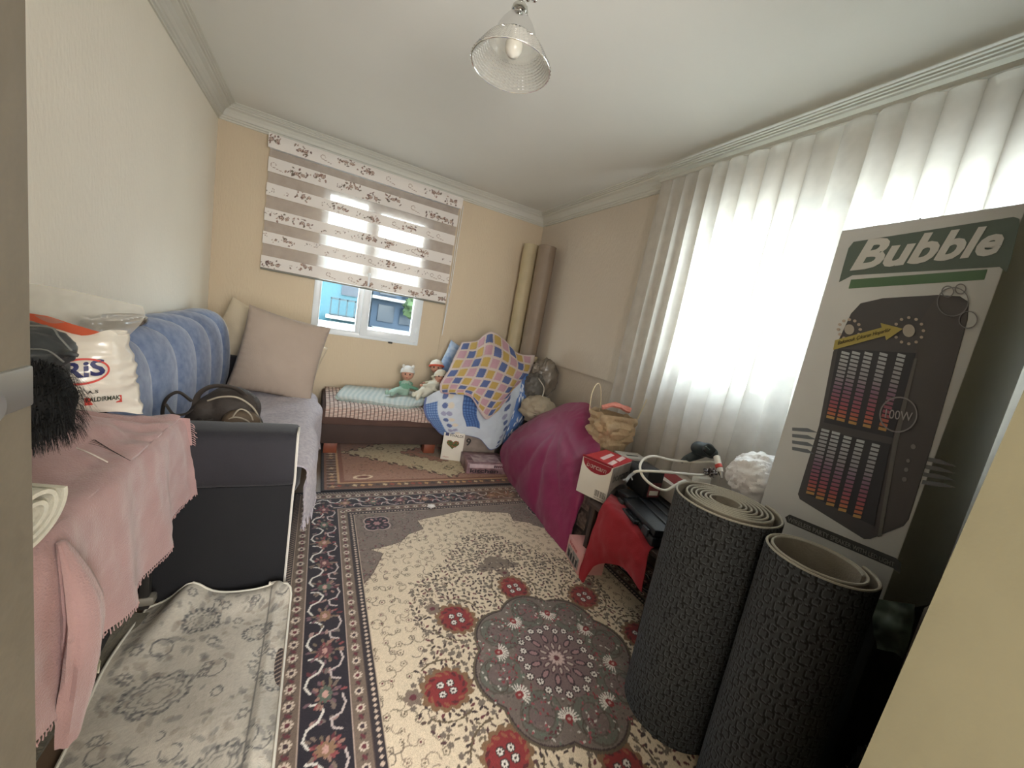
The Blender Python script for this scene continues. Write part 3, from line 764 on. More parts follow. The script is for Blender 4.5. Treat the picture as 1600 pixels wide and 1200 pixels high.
for k in range(26):
    x = r.uniform(x0 + .2, x1 - .2); y = r.uniform(y0 + .2, y1 - .2); p.line(arc(x, y, .03, r.uniform(0, 6), r.uniform(6, 9)), .009, c(96, 84, 60))
for x_, y_ in ((.38, 2.72), (1.7, 2.72)):
    p.ell(x_, y_, .07, .035, .1, c(216, 190, 160), 1, .7); p.ell(x_, y_, .035, .016, .1, c(112, 60, 50))
for (a_, b_, col) in ((0, .020, c(36, 32, 36)), (.020, .034, c(122, 84, 66)), (.034, .105, c(96, 68, 54)), (.105, .115, c(190, 150, 110)), (.115, .15, c(130, 84, 66))):
    e = np.minimum(np.minimum(X - x0, x1 - X), Y - y0); p.C[(e >= a_) & (e < b_)] = col
for s in np.arange(x0 + .06, x1, .05):
    p.ell(s, y0 + .07, .017, .020, .4, r.choice([c(190, 146, 96), c(204, 178, 140), c(150, 70, 50), c(60, 48, 46)]), .9, 0, 4, .4)
for s in np.arange(y0 + .06, y1, .05):
    p.ell(x0 + .07, s, .020, .017, .4, r.choice([c(190, 146, 96), c(204, 178, 140), c(150, 70, 50), c(60, 48, 46)]), .9, 0, 4, .4); p.line([(x0 + .04, s), (x0 + .10, s)], .008, c(170, 150, 140))
rug_obj('woven_field', X, Y, Z, np.clip(p.C * np.random.default_rng(5).normal(1, .08, X.shape)[..., None], 0, 1), m_pile, rug2)

# grey vintage rug in front of the sofa arm
rug3 = thing('vintage_rug', (-.23, 1.2, 0), 'faded grey vintage rug with white bound edge in front of the dark sofa arm', 'rug')
def lift3(X, Y):
    b = .045 * np.exp(-((Y - 1.60) / .07) ** 2) * np.clip((X + .47) / .3, 0, 1) + .05 * np.exp(-((X + .40 - (Y - 1.45) * .3) / .05) ** 2) * np.clip((Y - 1.30) / .25, 0, 1)
    return b + .014 * np.exp(-((X + .055) / .018) ** 2) + .006 * np.sin(X * 21 + Y * 9) + .008 * (1 + np.sin(Y * 13 + 1)) * .5
X, Y, Z = rugnet(-.475, -.004, .66, 1.625, .0042, .014, lift3)
# round the far right corner and let the left edge wander
ys = np.clip((Y - 1.545) / .08, 0, 1); X = np.where(X > -.084, np.minimum(X, -.084 + .08 * np.sqrt(np.clip(1 - ys ** 2, 0, 1))), X)
X = X + (.012 * np.sin(Y * 8) - .03 * np.clip(1.2 - Y, 0, 1)) * np.clip((-.3 - X) / .17, 0, 1)
Y = Y + .022 * np.sin(X * 12) * np.clip((Y - 1.4) / .2, 0, 1)
Xr, Yr, _ = rugnet(-.475, -.004, .66, 1.625, .0042, 0)
p = Paint(Xr, Yr, c(184, 178, 166)); r = random.Random(21)
for k in range(420):
    x, y = r.uniform(-.47, 0), r.uniform(.66, 1.62); s = r.uniform(.006, .02); p.ell(x, y, s, s * .5, r.uniform(0, 3), r.choice([c(120, 116, 110), c(168, 160, 146), c(104, 104, 104), c(140, 128, 116)]), .5)
for k in range(60):
    x, y = r.uniform(-.45, -.03), r.uniform(.68, 1.6)
    if r.random() < .5: p.line(arc(x, y, r.uniform(.012, .03), r.uniform(0, 6), r.uniform(5, 9)), .004, c(88, 88, 90), .75)
    else: p.ell(x, y, .018, .018, 0, c(86, 86, 88), .7, .6, 6, .4)
for gx, gy, R_ in ((-.33, 1.25, .09), (-.13, .98, .07), (-.28, 1.5, .06), (-.10, 1.42, .05), (-.36, .9, .08), (-.02, 1.2, .05)):
    for q in (1, .72, .45): p.ell(gx, gy, R_ * q, R_ * q * .8, .4, c(78, 80, 84), .55, .88, 8, .2)
    for k in range(18): t = k * .35; p.ell(gx + R_ * .85 * math.cos(t), gy + R_ * .68 * math.sin(t), .006, .004, t, c(76, 78, 82), .8)
p.line([(-.075, .66), (-.075, 1.6)], .004, c(110, 108, 104)); p.line([(-.16, .66), (-.16, 1.6)], .003, c(176, 170, 160), .5)
nzf = np.array([[fbm((x_, y_, 0), 6, 3) for x_ in Xr[0, ::6]] for y_ in Yr[::6, 0]]); nzf = np.kron(nzf, np.ones((6, 6)))[:Xr.shape[0], :Xr.shape[1]]
p.C = np.clip(p.C * (1 + .25 * nzf[..., None]) * np.random.default_rng(6).normal(1, .05, Xr.shape)[..., None], 0, 1)
rug_obj('woven_field', X, Y, Z, p.C, m_pile, rug3, bottom=.013)
edge = [np.array([X[i, -1], Y[i, -1], Z[i, -1] + .002]) for i in range(0, X.shape[0] - 2, 6)] + [np.array([X[-1, j], Y[-1, j], Z[-1, j] + .002]) for j in range(X.shape[1] - 1, -1, -5)] + \
       [np.array([X[i, 0], Y[i, 0], Z[i, 0] + .002]) for i in range(X.shape[0] - 3, -1, -6)]
obj('binding', tube(edge, .0042, 6), M('white_rug_binding', c(206, 202, 190), .8), rug3)

# folded old carpet strips at the far left of the floor
m_oldc = M('old_grey_carpet', c(118, 112, 98), .95, var=.3, vscale=20, bump=.5, bscale=200)
m_oldd = M('old_dark_carpet', c(46, 46, 46), .95, bump=.5, bscale=200)
fold = thing('folded_carpet', (-.62, 1.2, 0), 'folded grey carpet with dark stripes lying under the pink covered table', 'carpet')
def strip_net(xa, xb, z, y0=.75, y1=1.60, hump=.02, tilt=.28):
    G = np.zeros((40, 12, 3))
    for i in range(40):
        y = y0 + (y1 - y0) * i / 39
        for j in range(12):
            s = j / 11; G[i, j] = (xa + (xb - xa) * s + .03 * math.sin(y * 5 + xa * 9) + (y - 1.2) * tilt * .12, y, z + hump * math.sin(s * PI) + .004 * math.sin(y * 17))
    return G
obj('carpet_layer', shell(strip_net(-.80, -.49, .010), .012), m_oldc, fold)
obj('carpet_layer', shell(strip_net(-.78, -.53, .028, hump=.022), .012), m_oldc, fold)
for k, xa in enumerate((-.70, -.635, -.575)): obj('dark_stripe', shell(strip_net(xa, xa + .024, .050 if k < 2 else .042, hump=.003), .006), m_oldd, fold)
tag(obj('paper_scrap', shell(patch([[P(*q, z=.075) + np.array([0, 0, o_]) for q, o_ in (((143, 1030), 0), ((150, 1029), .012), ((158, 1036), .004))], [P(*q, z=.075) + np.array([0, 0, o_]) for q, o_ in (((144, 1044), .01), ((151, 1046), 0), ((157, 1040), .012))], [P(*q, z=.072) + np.array([0, 0, o_]) for q, o_ in (((145, 1057), 0), ((150, 1055), .006), ((155, 1052), 0))]], 10, 10), .0008), M('paper_scrap', c(214, 208, 184), .8)), 'small torn cream paper scrap on the striped folded carpet', 'scrap')

# ------------------------------------------------------------------ sofa
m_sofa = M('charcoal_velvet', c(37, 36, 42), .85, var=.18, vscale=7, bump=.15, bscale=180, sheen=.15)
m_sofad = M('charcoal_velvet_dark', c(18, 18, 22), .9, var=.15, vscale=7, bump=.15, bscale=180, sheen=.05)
m_blue = M('blue_grey_velvet', c(126, 140, 168), .8, var=.28, vscale=26, bump=.1, bscale=180, sheen=.3, col2=c(102, 118, 150))
m_pipe = M('pale_piping', c(196, 192, 184), .7)
m_black = M('black_plastic', c(26, 26, 28), .45)
sofa = thing('sofa', (-.42, 2.5, 0), 'charcoal sofa with blue grey channel tufted backrest along the left wall', 'sofa')
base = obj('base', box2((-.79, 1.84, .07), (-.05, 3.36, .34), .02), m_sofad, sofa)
obj('seat', box2((-.62, 1.84, .33), (-.015, 3.36, .455), .045), m_sofa, sofa)
# near arm: padded roll above, upright panel below
def arm(y0, y1):
    ym = (y0 + y1) / 2; hw = (y1 - y0) / 2; pts = []
    N_ = 28
    for k in range(N_):
        a_ = 2 * PI * k / N_; e = .55
        pts.append((math.copysign(abs(math.cos(a_)) ** e, math.cos(a_)) * (hw + .012), .575 + math.copysign(abs(math.sin(a_)) ** e, math.sin(a_)) * .118))
    xs = [-.79, -.785, -.77, -.5, -.3, -.28, -.26, -.07, -.045, -.036, -.034]; sc_ = [.86, .95, 1, 1, 1, .985, 1, 1, .98, .93, .84]
    V = [(x, ym + q[0] * s, .575 + (q[1] - .575) * s) for x, s in zip(xs, sc_) for q in pts]; n = N_
    F = quadgrid(len(xs), n, False, True) + [list(range(n))[::-1], [(len(xs) - 1) * n + k for k in range(n)]]
    return np.array(V), F
for nm, y0, y1 in (('armrest', 1.652, 1.845), ('armrest', 3.36, 3.52)):
    a_ = obj(nm, arm(y0, y1), m_sofa, sofa)
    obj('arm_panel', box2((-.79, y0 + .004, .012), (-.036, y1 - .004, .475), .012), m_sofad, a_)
    obj('piping', tube(cr([(-.034, y0 - .002, .02), (-.034, y0 - .002, .25), (-.034, y0 - .004, .44), (-.032, y0 + .0, .50), (-.034, y0 - .006, .60), (-.036, y0 + .02, .682), (-.036, (y0 + y1) / 2, .692)], 40), .005, 6), m_pipe, a_)
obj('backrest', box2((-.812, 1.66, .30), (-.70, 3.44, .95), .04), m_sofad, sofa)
# channels of the backrest: each swells between two curving seams
def prof_back(t):
    """t 0 bottom .. 1 over the top: (x, z)"""
    P_ = [(-.60, .44), (-.575, .58), (-.580, .74), (-.600, .87), (-.640, .955), (-.700, .992), (-.770, .985), (-.806, .95)]
    q = t * (len(P_) - 1); i = min(int(q), len(P_) - 2); return cr_back[int(round(t * 60))]
cr_back = cr([(-.60, .44, 0), (-.575, .58, 0), (-.580, .74, 0), (-.600, .87, 0), (-.640, .955, 0), (-.700, .992, 0), (-.770, .985, 0), (-.806, .95, 0)], 61)
def seam(yk, t): return yk + .10 * math.sin(max(0, min(1, t / .75)) * PI) ** 1 * 1.0 - .20 * max(0, t - .55) / .45 + .05 * (1 if t < .18 else 0) * (1 - t / .18)
ye = [1.60 + .307 * k for k in range(7)]
for k in range(6):
    V = []; nt_, nw = 44, 13
    for i in range(nt_):
        t = i / (nt_ - 1); q = cr(cr_back, 2) if False else cr_back[int(round(t * 60))]
        qn = cr_back[min(60, int(round(t * 60)) + 1)] - cr_back[max(0, int(round(t * 60)) - 1)]; nrm = np.array([qn[1], -qn[0]]); nrm = nrm / np.linalg.norm(nrm)
        ya, yb = seam(ye[k], t), seam(ye[k + 1], t)
        if k == 0: ya = 1.66
        if k == 5: yb = 3.44
        for j in range(nw):
            s = j / (nw - 1); b = .030 * (max(0, 1 - (2 * s - 1) ** 2)) ** .55 - .012
            V.append((max(-.808, q[0] + nrm[0] * b), max(1.655, min(3.445, ya + (yb - ya) * s)), q[1] + nrm[1] * b))
    V = np.array(V); n = len(V); G = V.reshape(nt_, nw, 3)
    V2, F2 = shell(G, .006)
    obj('channel', (V2, F2), m_blue, sofa)
obj('end_panel', (np.array([(q[0] + dx, y, q[1]) for y in (3.44, 3.462) for q in [(-.81, .30)] + [tuple(a) for a in cr_back[::5, :2]] for dx in (0,)]),
    [list(range(14))[::-1], list(range(14, 28))] + [[i, i + 1, i + 15, i + 14] for i in range(13)] + [[13, 0, 14, 27]]), m_sofad, sofa, smooth=False)
obj('piping', tube([(q[0] + .004, 3.452, q[1]) for q in cr_back[8::3]], .0045, 6), m_pipe, sofa)
for sx in (-.74, -.12):
    for sy in (1.72, 3.44): obj('leg', cyl((sx, sy, 0), (sx, sy, .08), .022, 12), m_black, sofa)

# lilac white throw over the seat
m_throw = M('lilac_white_woven_throw', c(190, 182, 186), .95, var=.18, vscale=55, bump=.8, bscale=220, col2=c(164, 156, 166), sheen=.3)
ys_ = [1.875, 2.1, 2.4, 2.7, 3.0, 3.2, 3.345]
rows_ = []
xb = [(-.56, .468), (-.35, .472), (-.15, .474), (-.02, .466), (.035, .425), (.045, .34), (.05, .24), (.052, .15)]
for ix, (x_, z_) in enumerate(xb):
    rows_.append([(x_ + (.018 * math.sin(y_ * 9) if ix > 3 else 0) + (.012 if ix > 3 and y_ > 2.9 else 0) + (-.022 if ix > 4 and y_ < 1.9 else 0), y_ + (.02 * math.sin(y_ * 5) if ix > 5 else 0), z_ + (.028 * math.sin(y_ * 7 + 1) if ix == 7 else 0)) for y_ in ys_])
G = wrinkle(patch(rows_, 60, 90), .007, 7, 2)
thr = obj('sofa_throw', shell(G, .008), m_throw, label='lilac white woven throw with shaggy hem over the sofa seat', cat='throw')
fr_ = []
for j in range(0, 90, 1):
    a_ = G[-1, j]
    for q in range(2):
        o_ = np.array([rnd.uniform(-.006, .008), rnd.uniform(-.01, .01), 0]); fr_.append(tube([a_ + o_ * .2, a_ + o_ + [0, 0, -.014], a_ + o_ * 1.6 + [0, 0, -.032 - rnd.uniform(0, .012)]], .0022, 4))
for i in range(30, 60):
    a_ = G[i, 0]; fr_.append(tube([a_, a_ + [.002, -.008, -.006], a_ + [rnd.uniform(-.004, .006), -.014, -.02]], .002, 4))
obj('fringe', join(*fr_), m_throw, thr, kind='stuff')

# cushions
m_cush = M('taupe_cushion_cotton', c(168, 152, 138), .85, var=.08, vscale=5, bump=.12, bscale=160)
m_cushc = M('cream_cushion_cover', c(196, 182, 158), .85, var=.08, vscale=5, bump=.12, bscale=120)
cu1 = obj('cushion', cushion((-.225, 3.17, .762), .53, .60, .20, rotm(-.16, .16, .05), 44), m_cush, label='large square taupe cushion leaning at the far end of the sofa seat', cat='cushion')
def stripes_cushion():
    v_, f_ = cushion((-.47, 3.50, .80), .48, .50, .17, rotm(-.12, .35, -.25), 34, wr=.010); return v_, f_
obj('cushion', stripes_cushion(), m_cushc, label='pleated cream cushion tucked in the corner behind the blue backrest end', cat='cushion')
obj('cushion', cushion((-.13, 3.47, .70), .36, .36, .12, rotm(-.12, .30, .2), 30), m_cushc, label='small cream cushion showing only its corner behind the large taupe cushion', cat='cushion')

# black openwork tray lying on top of the backrest
m_gblack = M('glossy_black', c(18, 18, 24), .15, coat=.5)
orn = thing('openwork_ornament', (-.70, 2.02, .995), 'glossy black oval ornament with silver openwork lying on top of the blue backrest', 'ornament')
oc = np.array([-.70, 2.02, 1.018])
Re = rotm(0, 0, .0)
obj('rim', tube([oc + np.array([.055 * math.cos(t), .20 * math.sin(t), 0]) for t in np.linspace(0, 2 * PI, 40, endpoint=False)], .012, 8, closed=True, flat=1.3), m_gblack, orn)
obj('plate', lathe([(.001, -.006), (1, -.006), (1, .004), (.001, .004)], (0, 0, 0), 32) and xf(lathe([(.001, -.006), (1, -.006), (1, .0), (.001, .0)], (0, 0, 0), 32), oc, None, (.05, .195, 1)), m_gblack, orn)
sv = []
for k in range(7):
    y_ = -.15 + .05 * k; sv.append(tube([oc + np.array([.032 * math.cos(t) * (1 - abs(y_) * 1.5), y_ + .022 * math.sin(t), .010]) for t in np.linspace(0, 2 * PI, 14, endpoint=False)], .0035, 6, closed=True))
obj('scrollwork', join(*sv), M('silver', c(190, 192, 196), .2, metal=.9), orn)

# backpack standing on the seat behind the arm
m_pack = M('dark_brown_nylon', c(58, 50, 44), .7, var=.25, vscale=14, bump=.2, bscale=120)
m_pack2 = M('brown_nylon_panel', c(92, 76, 58), .7, var=.2, vscale=14, bump=.2, bscale=120)
m_zip = M('grey_zip_tape', c(160, 150, 132), .6)
bp_ = thing('backpack', (-.36, 2.10, .47), 'dark brown backpack with loop handle standing on the sofa behind the arm', 'backpack')
bodyp, _c = fuse([ball((-.36, 2.12, .60), (.13, .12, .13)), ball((-.33, 2.11, .66), (.12, .11, .10)), ball((-.40, 2.14, .54), (.13, .12, .07)), ball((-.30, 2.08, .57), (.11, .10, .10)), cap((-.42, 2.05, .66), (-.46, 2.05, .55), .05, .06)], .008, 6)
bodyp = (bodyp[0] + np.array([[0, 0, .006 * fbm(q, 18)] for q in bodyp[0]]), bodyp[1])
obj('bag_body', bodyp, m_pack, bp_)
fpk = obj('front_pocket', ellipsoid((-.275, 1.985, .595), (.075, .038, .088), 16, 24, e=.6, amp=.05, ns=4, R=rotm(0, .12, .15)), m_pack2, bp_)
for q in (-.02, .015): obj('zip', tube(cr([(-.335 + q, 1.985 - abs(q), .53), (-.325 + q * .8, 1.955, .62), (-.285 + q * .4, 1.95, .685 + q), (-.235, 1.958, .66 + q), (-.212, 1.975, .58)], 30), .0035, 6), m_zip, fpk)
obj('small_pocket', ellipsoid((-.235, 1.955, .565), (.045, .022, .045), 12, 20, e=.55), m_pack2, bp_)
obj('buckle', join(box((-.205, 1.94, .588), (.020, .010, .05), .003, rotm(0, -.2, 0)), box((-.205, 1.936, .57), (.028, .008, .014), .002)), m_zip, bp_)
obj('carry_handle', tube(cr([(-.455, 2.05, .665), (-.44, 2.035, .735), (-.40, 2.03, .775), (-.35, 2.035, .782), (-.30, 2.05, .765), (-.27, 2.08, .72)], 34), .014, 8, flat=.45), m_pack, bp_)
obj('shoulder_strap', tube(cr([(-.46, 2.02, .71), (-.50, 2.0, .75), (-.535, 1.99, .72), (-.545, 1.99, .655), (-.53, 2.0, .60), (-.50, 2.02, .56)], 34), .013, 8, flat=.5), m_pack, bp_)
obj('strap_web', tube(cr([(-.535, 1.985, .70), (-.505, 1.975, .66), (-.47, 1.985, .66), (-.45, 2.0, .68)], 20), .008, 8, flat=.4), m_pack, bp_)
for k in range(4): obj('side_ruffle', tube(cr([(-.425 + .004 * k, 1.985, .64 - k * .032), (-.40, 1.962, .634 - k * .032), (-.372, 1.975, .642 - k * .032)], 10), .008, 8), m_pack, bp_)
obj('top_piping', tube(cr([(-.40, 2.0, .72), (-.35, 1.985, .745), (-.29, 1.985, .745), (-.235, 2.0, .70), (-.205, 2.02, .63), (-.195, 2.03, .55)], 30), .004, 6), m_zip, bp_)

# ------------------------------------------------------------------ table under the pink cloth
m_tab = M('dark_steel_leg', c(52, 50, 48), .5, metal=.4)
tb = thing('side_table', (-.60, 1.22, 0), 'table with dark metal legs hidden under the pink cloth', 'table')
obj('tabletop', box2((-.80, .80, .715), (-.415, 1.635, .742), .004), M('dark_wood_top', c(80, 62, 50), .6, var=.2), tb)
for sx in (-.77, -.46):
    for sy in (.84, 1.58): obj('leg', box2((sx - .014, sy - .014, .060), (sx + .014, sy + .014, .716), .004), m_tab, tb)
obj('foot_bar', box2((-.79, 1.56, .075), (-.43, 1.60, .11), .01), M('grey_tube', c(120, 116, 106), .5, metal=.3), tb)
obj('foot_bar', box2((-.79, .82, .075), (-.43, .86, .11), .01), m_tab, tb)

m_pink = M('dusty_pink_linen', c(172, 140, 138), .9, var=.08, vscale=9, bump=.35, bscale=260, sheen=.3)
yy = [.76, .88, 1.0, 1.12, 1.25, 1.38, 1.50, 1.60, 1.645]
hem = [.44, .42, .43, .415, .40, .405, .43, .46, .47]
bump = [0, .01, .015, .02, .035, .05, .035, .01, 0]
rows_ = []
for k_, (x_, kind_) in enumerate([(-.80, 't'), (-.68, 't'), (-.55, 't'), (-.46, 't'), (-.412, 'e'), (-.388, 's1'), (-.376, 's2'), (-.368, 's3'), (-.362, 's4')]):
    row = []
    for j, y_ in enumerate(yy):
        if kind_ == 't': z_ = .752 + bump[j] * math.sin((x_ + .80) / .36 * PI) * 1.3
        elif kind_ == 'e': z_ = .753
        elif kind_ == 's1': z_ = .725
        else: z_ = .725 - (.725 - hem[j]) * {'s2': .35, 's3': .68, 's4': 1.0}[kind_]
        fx = 0 if kind_ in 'te' else .013 * math.sin(y_ * 23 + 1) * {'s1': .3, 's2': .7, 's3': 1, 's4': 1.3}[kind_]
        row.append((x_ + fx, y_, z_))
    rows_.append(row)
G = patch(rows_, 110, 130)
D = np.zeros(G.shape[:2])
for i in range(110):
    for j in range(130):
        x_, y_, z_ = G[i, j]; top = i < 58
        d = .006 * fbm((x_, y_, z_), 9, 3)
        if top: d += .016 * max(0, fbm((x_ * 1.2 + y_ * 1.5, y_ * .5 - x_, 3), 4.5, 3)) + .006 * math.sin((x_ * 1.0 - y_ * 1.3) * 46) * math.exp(-((y_ - 1.52) / .12) ** 2)
        else: d += .012 * fbm((y_ * 9, z_ * 1.2, 2), 1, 2)
        D[i, j] = d
N_ = normals(G); G = G + (N_ if N_[20, 60, 2] > 0 else -N_) * D[..., None]; G[:58, :, 2] = np.maximum(G[:58, :, 2], .747)
pink = obj('pink_cloth', shell(G, .003), m_pink, label='dusty pink linen cloth with frayed hem draped over the table at the left', cat='tablecloth')
# cloth over the far end of the table and its fringe
G2 = patch([[(x_, 1.642 + .004 * math.sin(x_ * 40), .750) for x_ in (-.80, -.65, -.5, -.40, -.375)], [(x_, 1.648, .62) for x_ in (-.80, -.65, -.5, -.40, -.365)], [(x_, 1.645 + .002 * math.sin(x_ * 60), .47 - .01 * (x_ + .6)) for x_ in (-.80, -.65, -.5, -.40, -.362)]], 30, 40)
obj('end_flap', shell(G2, .003), m_pink, pink)
fr_ = [tube([G2[i, -1], G2[i, -1] + [.008, -.001, -.004], G2[i, -1] + [.014 + rnd.uniform(-.003, .004), .0, -.008 - rnd.uniform(0, .008)]], .0013, 4) for i in range(2, 30)]
fr_ += [tube([G[-1, j], G[-1, j] + [.001, 0, -.006], G[-1, j] + [rnd.uniform(-.003, .003), rnd.uniform(-.003, .003), -.012 - rnd.uniform(0, .006)]], .0012, 4) for j in range(0, 130, 1)]
obj('fringe', join(*fr_), m_pink, pink, kind='stuff')
# the bunched corner hanging low at the near end
tl = []
for i in range(40):
    t = i / 39; z_ = .75 - .42 * t; w_ = .010 + .048 * math.sin(min(1, t * 1.9) * PI / 2) - .018 * max(0, t - .7) / .3
    ring = []
    for k in range(26):
        a_ = 2 * PI * k / 26; rr = w_ * (1 + .10 * math.cos(9 * a_ + 3 * t) + .16 * math.cos(2 * a_ + t * 2) + .09 * math.cos(5 * a_ + 1 + t) + .05 * fbm((a_, t * 3, 1), 2)); ring.append((-.374 + .014 * min(1, t * 3) + .42 * rr * math.cos(a_) + .012 * math.sin(t * 4), .885 + rr * math.sin(a_) + .02 * t, z_ + .012 * math.sin(a_ * 2) * t))
    tl.append(ring)
V = np.array(tl).reshape(-1, 3); F = quadgrid(40, 26, False, True) + [[k for k in range(26)][::-1], [39 * 26 + k for k in range(26)]]
obj('hanging_corner', (V, F), m_pink, pink, sharp=75)

# rolled cream blanket on the near corner of the table
m_roll = M('cream_felt_blanket', c(206, 204, 190), .95, var=.08, vscale=20, bump=.3, bscale=150)
axis = np.array([-.80, .25, 0]); axis /= np.linalg.norm(axis); side = np.array([.25, .80, 0]); side /= np.linalg.norm(side); upv = np.array([0, 0, 1.0])
sp_ = []
turns = 2.6
for k in range(110):
    t = k / 109; a_ = 2 * PI * turns * t; rr = .016 + .052 * t; u_ = rr * math.cos(a_ + 2.2); v_ = rr * math.sin(a_ + 2.2) * .66
    uu = u_ * math.cos(.75) - v_ * math.sin(.75); vv = u_ * math.sin(.75) + v_ * math.cos(.75); sp_.append((uu, vv))
c0 = P(50, 815, y=.86); c0[2] = .808
rows_ = [[c0 + side * a_ * 1.0 + upv * b_ + axis * q for (a_, b_) in sp_] for q in np.linspace(0, .26, 8)]
tag(obj('rolled_blanket', shell(np.array(rows_), .0075), m_roll), 'cream felt blanket rolled up, its coiled end showing on the pink cloth', 'blanket')

# ------------------------------------------------------------------ plastic bag standing at the far end of the table
m_poly = bpy.data.materials.new('white_polythene'); m_poly = M('white_polythene', c(224, 218, 206), .28, var=.05, vscale=6, bump=.25, bscale=14, coat=.3)
m_film = sheer('clear_polythene', c(232, 228, 216), .62, .4)
def prow(pts, y): return [P(px_, py_, y=yy_ if False else y + dy) for px_, py_, dy in pts]
yb_ = 1.57
front = [prow([(-40, 500, .03), (20, 503, 0), (75, 510, -.02), (130, 524, -.015), (168, 516, 0), (199, 516, .03)], yb_),
         prow([(-42, 530, .02), (20, 535, -.03), (75, 540, -.05), (130, 540, -.04), (175, 538, -.02), (197, 540, .02)], yb_),
         prow([(-44, 570, .02), (20, 575, -.05), (75, 578, -.075), (130, 575, -.065), (178, 570, -.03), (209, 570, .02)], yb_),
         prow([(-46, 610, .02), (20, 612, -.05), (75, 615, -.075), (130, 612, -.065), (182, 608, -.03), (212, 605, .02)], yb_),
         prow([(-48, 650, .03), (20, 648, -.01), (75, 648, -.03), (130, 646, -.03), (185, 643, -.01), (224, 646, .03)], yb_)]
Gf = patch(front, 70, 80); Dm = np.zeros((70, 80, 1))
for i in range(70):
    for j in range(80):
        q = Gf[i, j]; e = min(1, j / 8, (79 - j) / 14); Dm[i, j] = .006 * fbm((q[0] * 1.2, q[2] * 3, 1), 9, 3) + .010 * (1 - e) * math.sin(q[2] * 150 + 3 * fbm(q, 12))
Gf[..., 1:2] += Dm
Gb = Gf.copy(); uu_, vv_ = np.meshgrid(np.linspace(-1, 1, 80), np.linspace(-1, 1, 70)); Gb[..., 1] = Gf[..., 1] + .008 + .075 * np.clip((1 - uu_ ** 4) * (1 - vv_ ** 6), 0, 1) ** .6
Gb[..., 1] = np.minimum(Gb[..., 1], 1.635)
n = 70 * 80; F = quadgrid(70, 80); F2 = [[q + n for q in f[::-1]] for f in F]
rim = [(i, 0) for i in range(70)] + [(69, j) for j in range(1, 80)] + [(i, 79) for i in range(68, -1, -1)] + [(0, j) for j in range(78, 0, -1)]
E_ = [[rim[k][0] * 80 + rim[k][1], rim[(k + 1) % len(rim)][0] * 80 + rim[(k + 1) % len(rim)][1], rim[(k + 1) % len(rim)][0] * 80 + rim[(k + 1) % len(rim)][1] + n, rim[k][0] * 80 + rim[k][1] + n] for k in range(len(rim))]
pbag = thing('plastic_bag', (-.68, 1.58, .75), 'large white printed plastic bag with blue lettering behind the pink table', 'bag')
ORG[pbag.name] = np.array([-.68, 1.58, .75])
obj('bag_body', (np.concatenate([Gf.reshape(-1, 3), Gb.reshape(-1, 3)]), F + F2 + E_), m_poly, pbag)
# clear upper part folded loosely open
Gt = patch([prow([(-40, 440, .02), (30, 442, .0), (85, 448, -.01), (150, 462, .0), (222, 478, .02)], yb_), prow([(-40, 470, .0), (30, 472, -.02), (85, 478, -.03), (150, 490, -.01), (226, 496, .02)], yb_),
            prow([(-40, 505, .01), (30, 507, -.012), (85, 514, -.028), (150, 524, -.01), (203, 522, .02)], yb_)], 34, 50)
Gt = wrinkle(Gt, .010, 10, 5)
obj('clear_top', single(Gt), m_film, pbag, sharp=180)
def on_front(G_, V2, F_, off, th):
    """V2: vertices whose x,y are picture coordinates and z 0/1 (back/front): laid on the surface G_"""
    g = G_.reshape(-1, 3); q = (g - EYE) @ RM.T; px_ = 800 + FPX * q[:, 0] / q[:, 2]; py_ = 600 + FPX * q[:, 1] / q[:, 2]
    out = []
    for a_ in V2:
        d = (px_ - a_[0]) ** 2 + (py_ - a_[1]) ** 2; k = np.argsort(d)[:4]; w_ = 1 / (d[k] + .05); y_ = (g[k, 1] * w_).sum() / w_.sum()
        out.append(P(a_[0], a_[1], y=y_ - off - (th if a_[2] > 0 else 0)))
    return np.array(out), F_
def px_text(s, o_, u_, v_, G_, off=.002, th=.0008, **k_):
    V, F = text_mesh(s, 1.0, k_.get('shear', 0), .5, k_.get('bold', 0)); V = V.copy(); V[:, 0] /= V[:, 0].max(); V[:, 1] /= V[:, 1].max()
    V2 = np.stack([o_[0] + V[:, 0] * u_[0] + V[:, 1] * v_[0], o_[1] + V[:, 0] * u_[1] + V[:, 1] * v_[1], (V[:, 2] > 0) * 1.0], 1)
    return on_front(G_, V2, F, off, th)
def px_poly(pts, G_, off=.002, th=.0008):
    n_ = len(pts); V2 = np.array([(*q, 1.0) for q in pts] + [(*q, 0.0) for q in pts]); F = [list(range(n_))] + [[i, i + n_, (i + 1) % n_ + n_, (i + 1) % n_] for i in range(n_)]
    return on_front(G_, V2, F, off, th)
def px_ring(cx_, cy_, a_, b_, w_, rot, G_, n_=48, off=.002, t0=0, t1=2 * PI):
    parts = []; ct, st = math.cos(rot), math.sin(rot)
    for k in range(n_):
        q = []
        for t, s in ((k, 1), (k + 1, 1), (k + 1, 0), (k, 0)):
            an = t0 + (t1 - t0) * t / n_; x_, y_ = (a_ - w_ * (1 - s)) * math.cos(an), (b_ - w_ * (1 - s)) * math.sin(an); q.append((cx_ + x_ * ct - y_ * st, cy_ + x_ * st + y_ * ct))
        parts.append(px_poly(q, G_, off))
    return join(*parts)
m_navy = M('navy_print', c(36, 40, 96), .5); m_orange = M('orange_print', c(196, 92, 62), .5); m_redp = M('red_print', c(206, 72, 62), .5); m_ink = M('dark_green_print', c(48, 58, 40), .5)
obj('lettering', px_text('RiS', (100, 594), (65, -8), (-1, -26), Gf, bold=.03), m_navy, pbag)
obj('oval_logo', px_ring(125, 581, 47, 21, 3.2, -.10, Gf), m_redp, pbag)
obj('lettering', px_text('A.S', (136, 616), (18, -2), (0, -5), Gf, bold=.02), M('grey_print', c(70, 66, 60), .5), pbag)
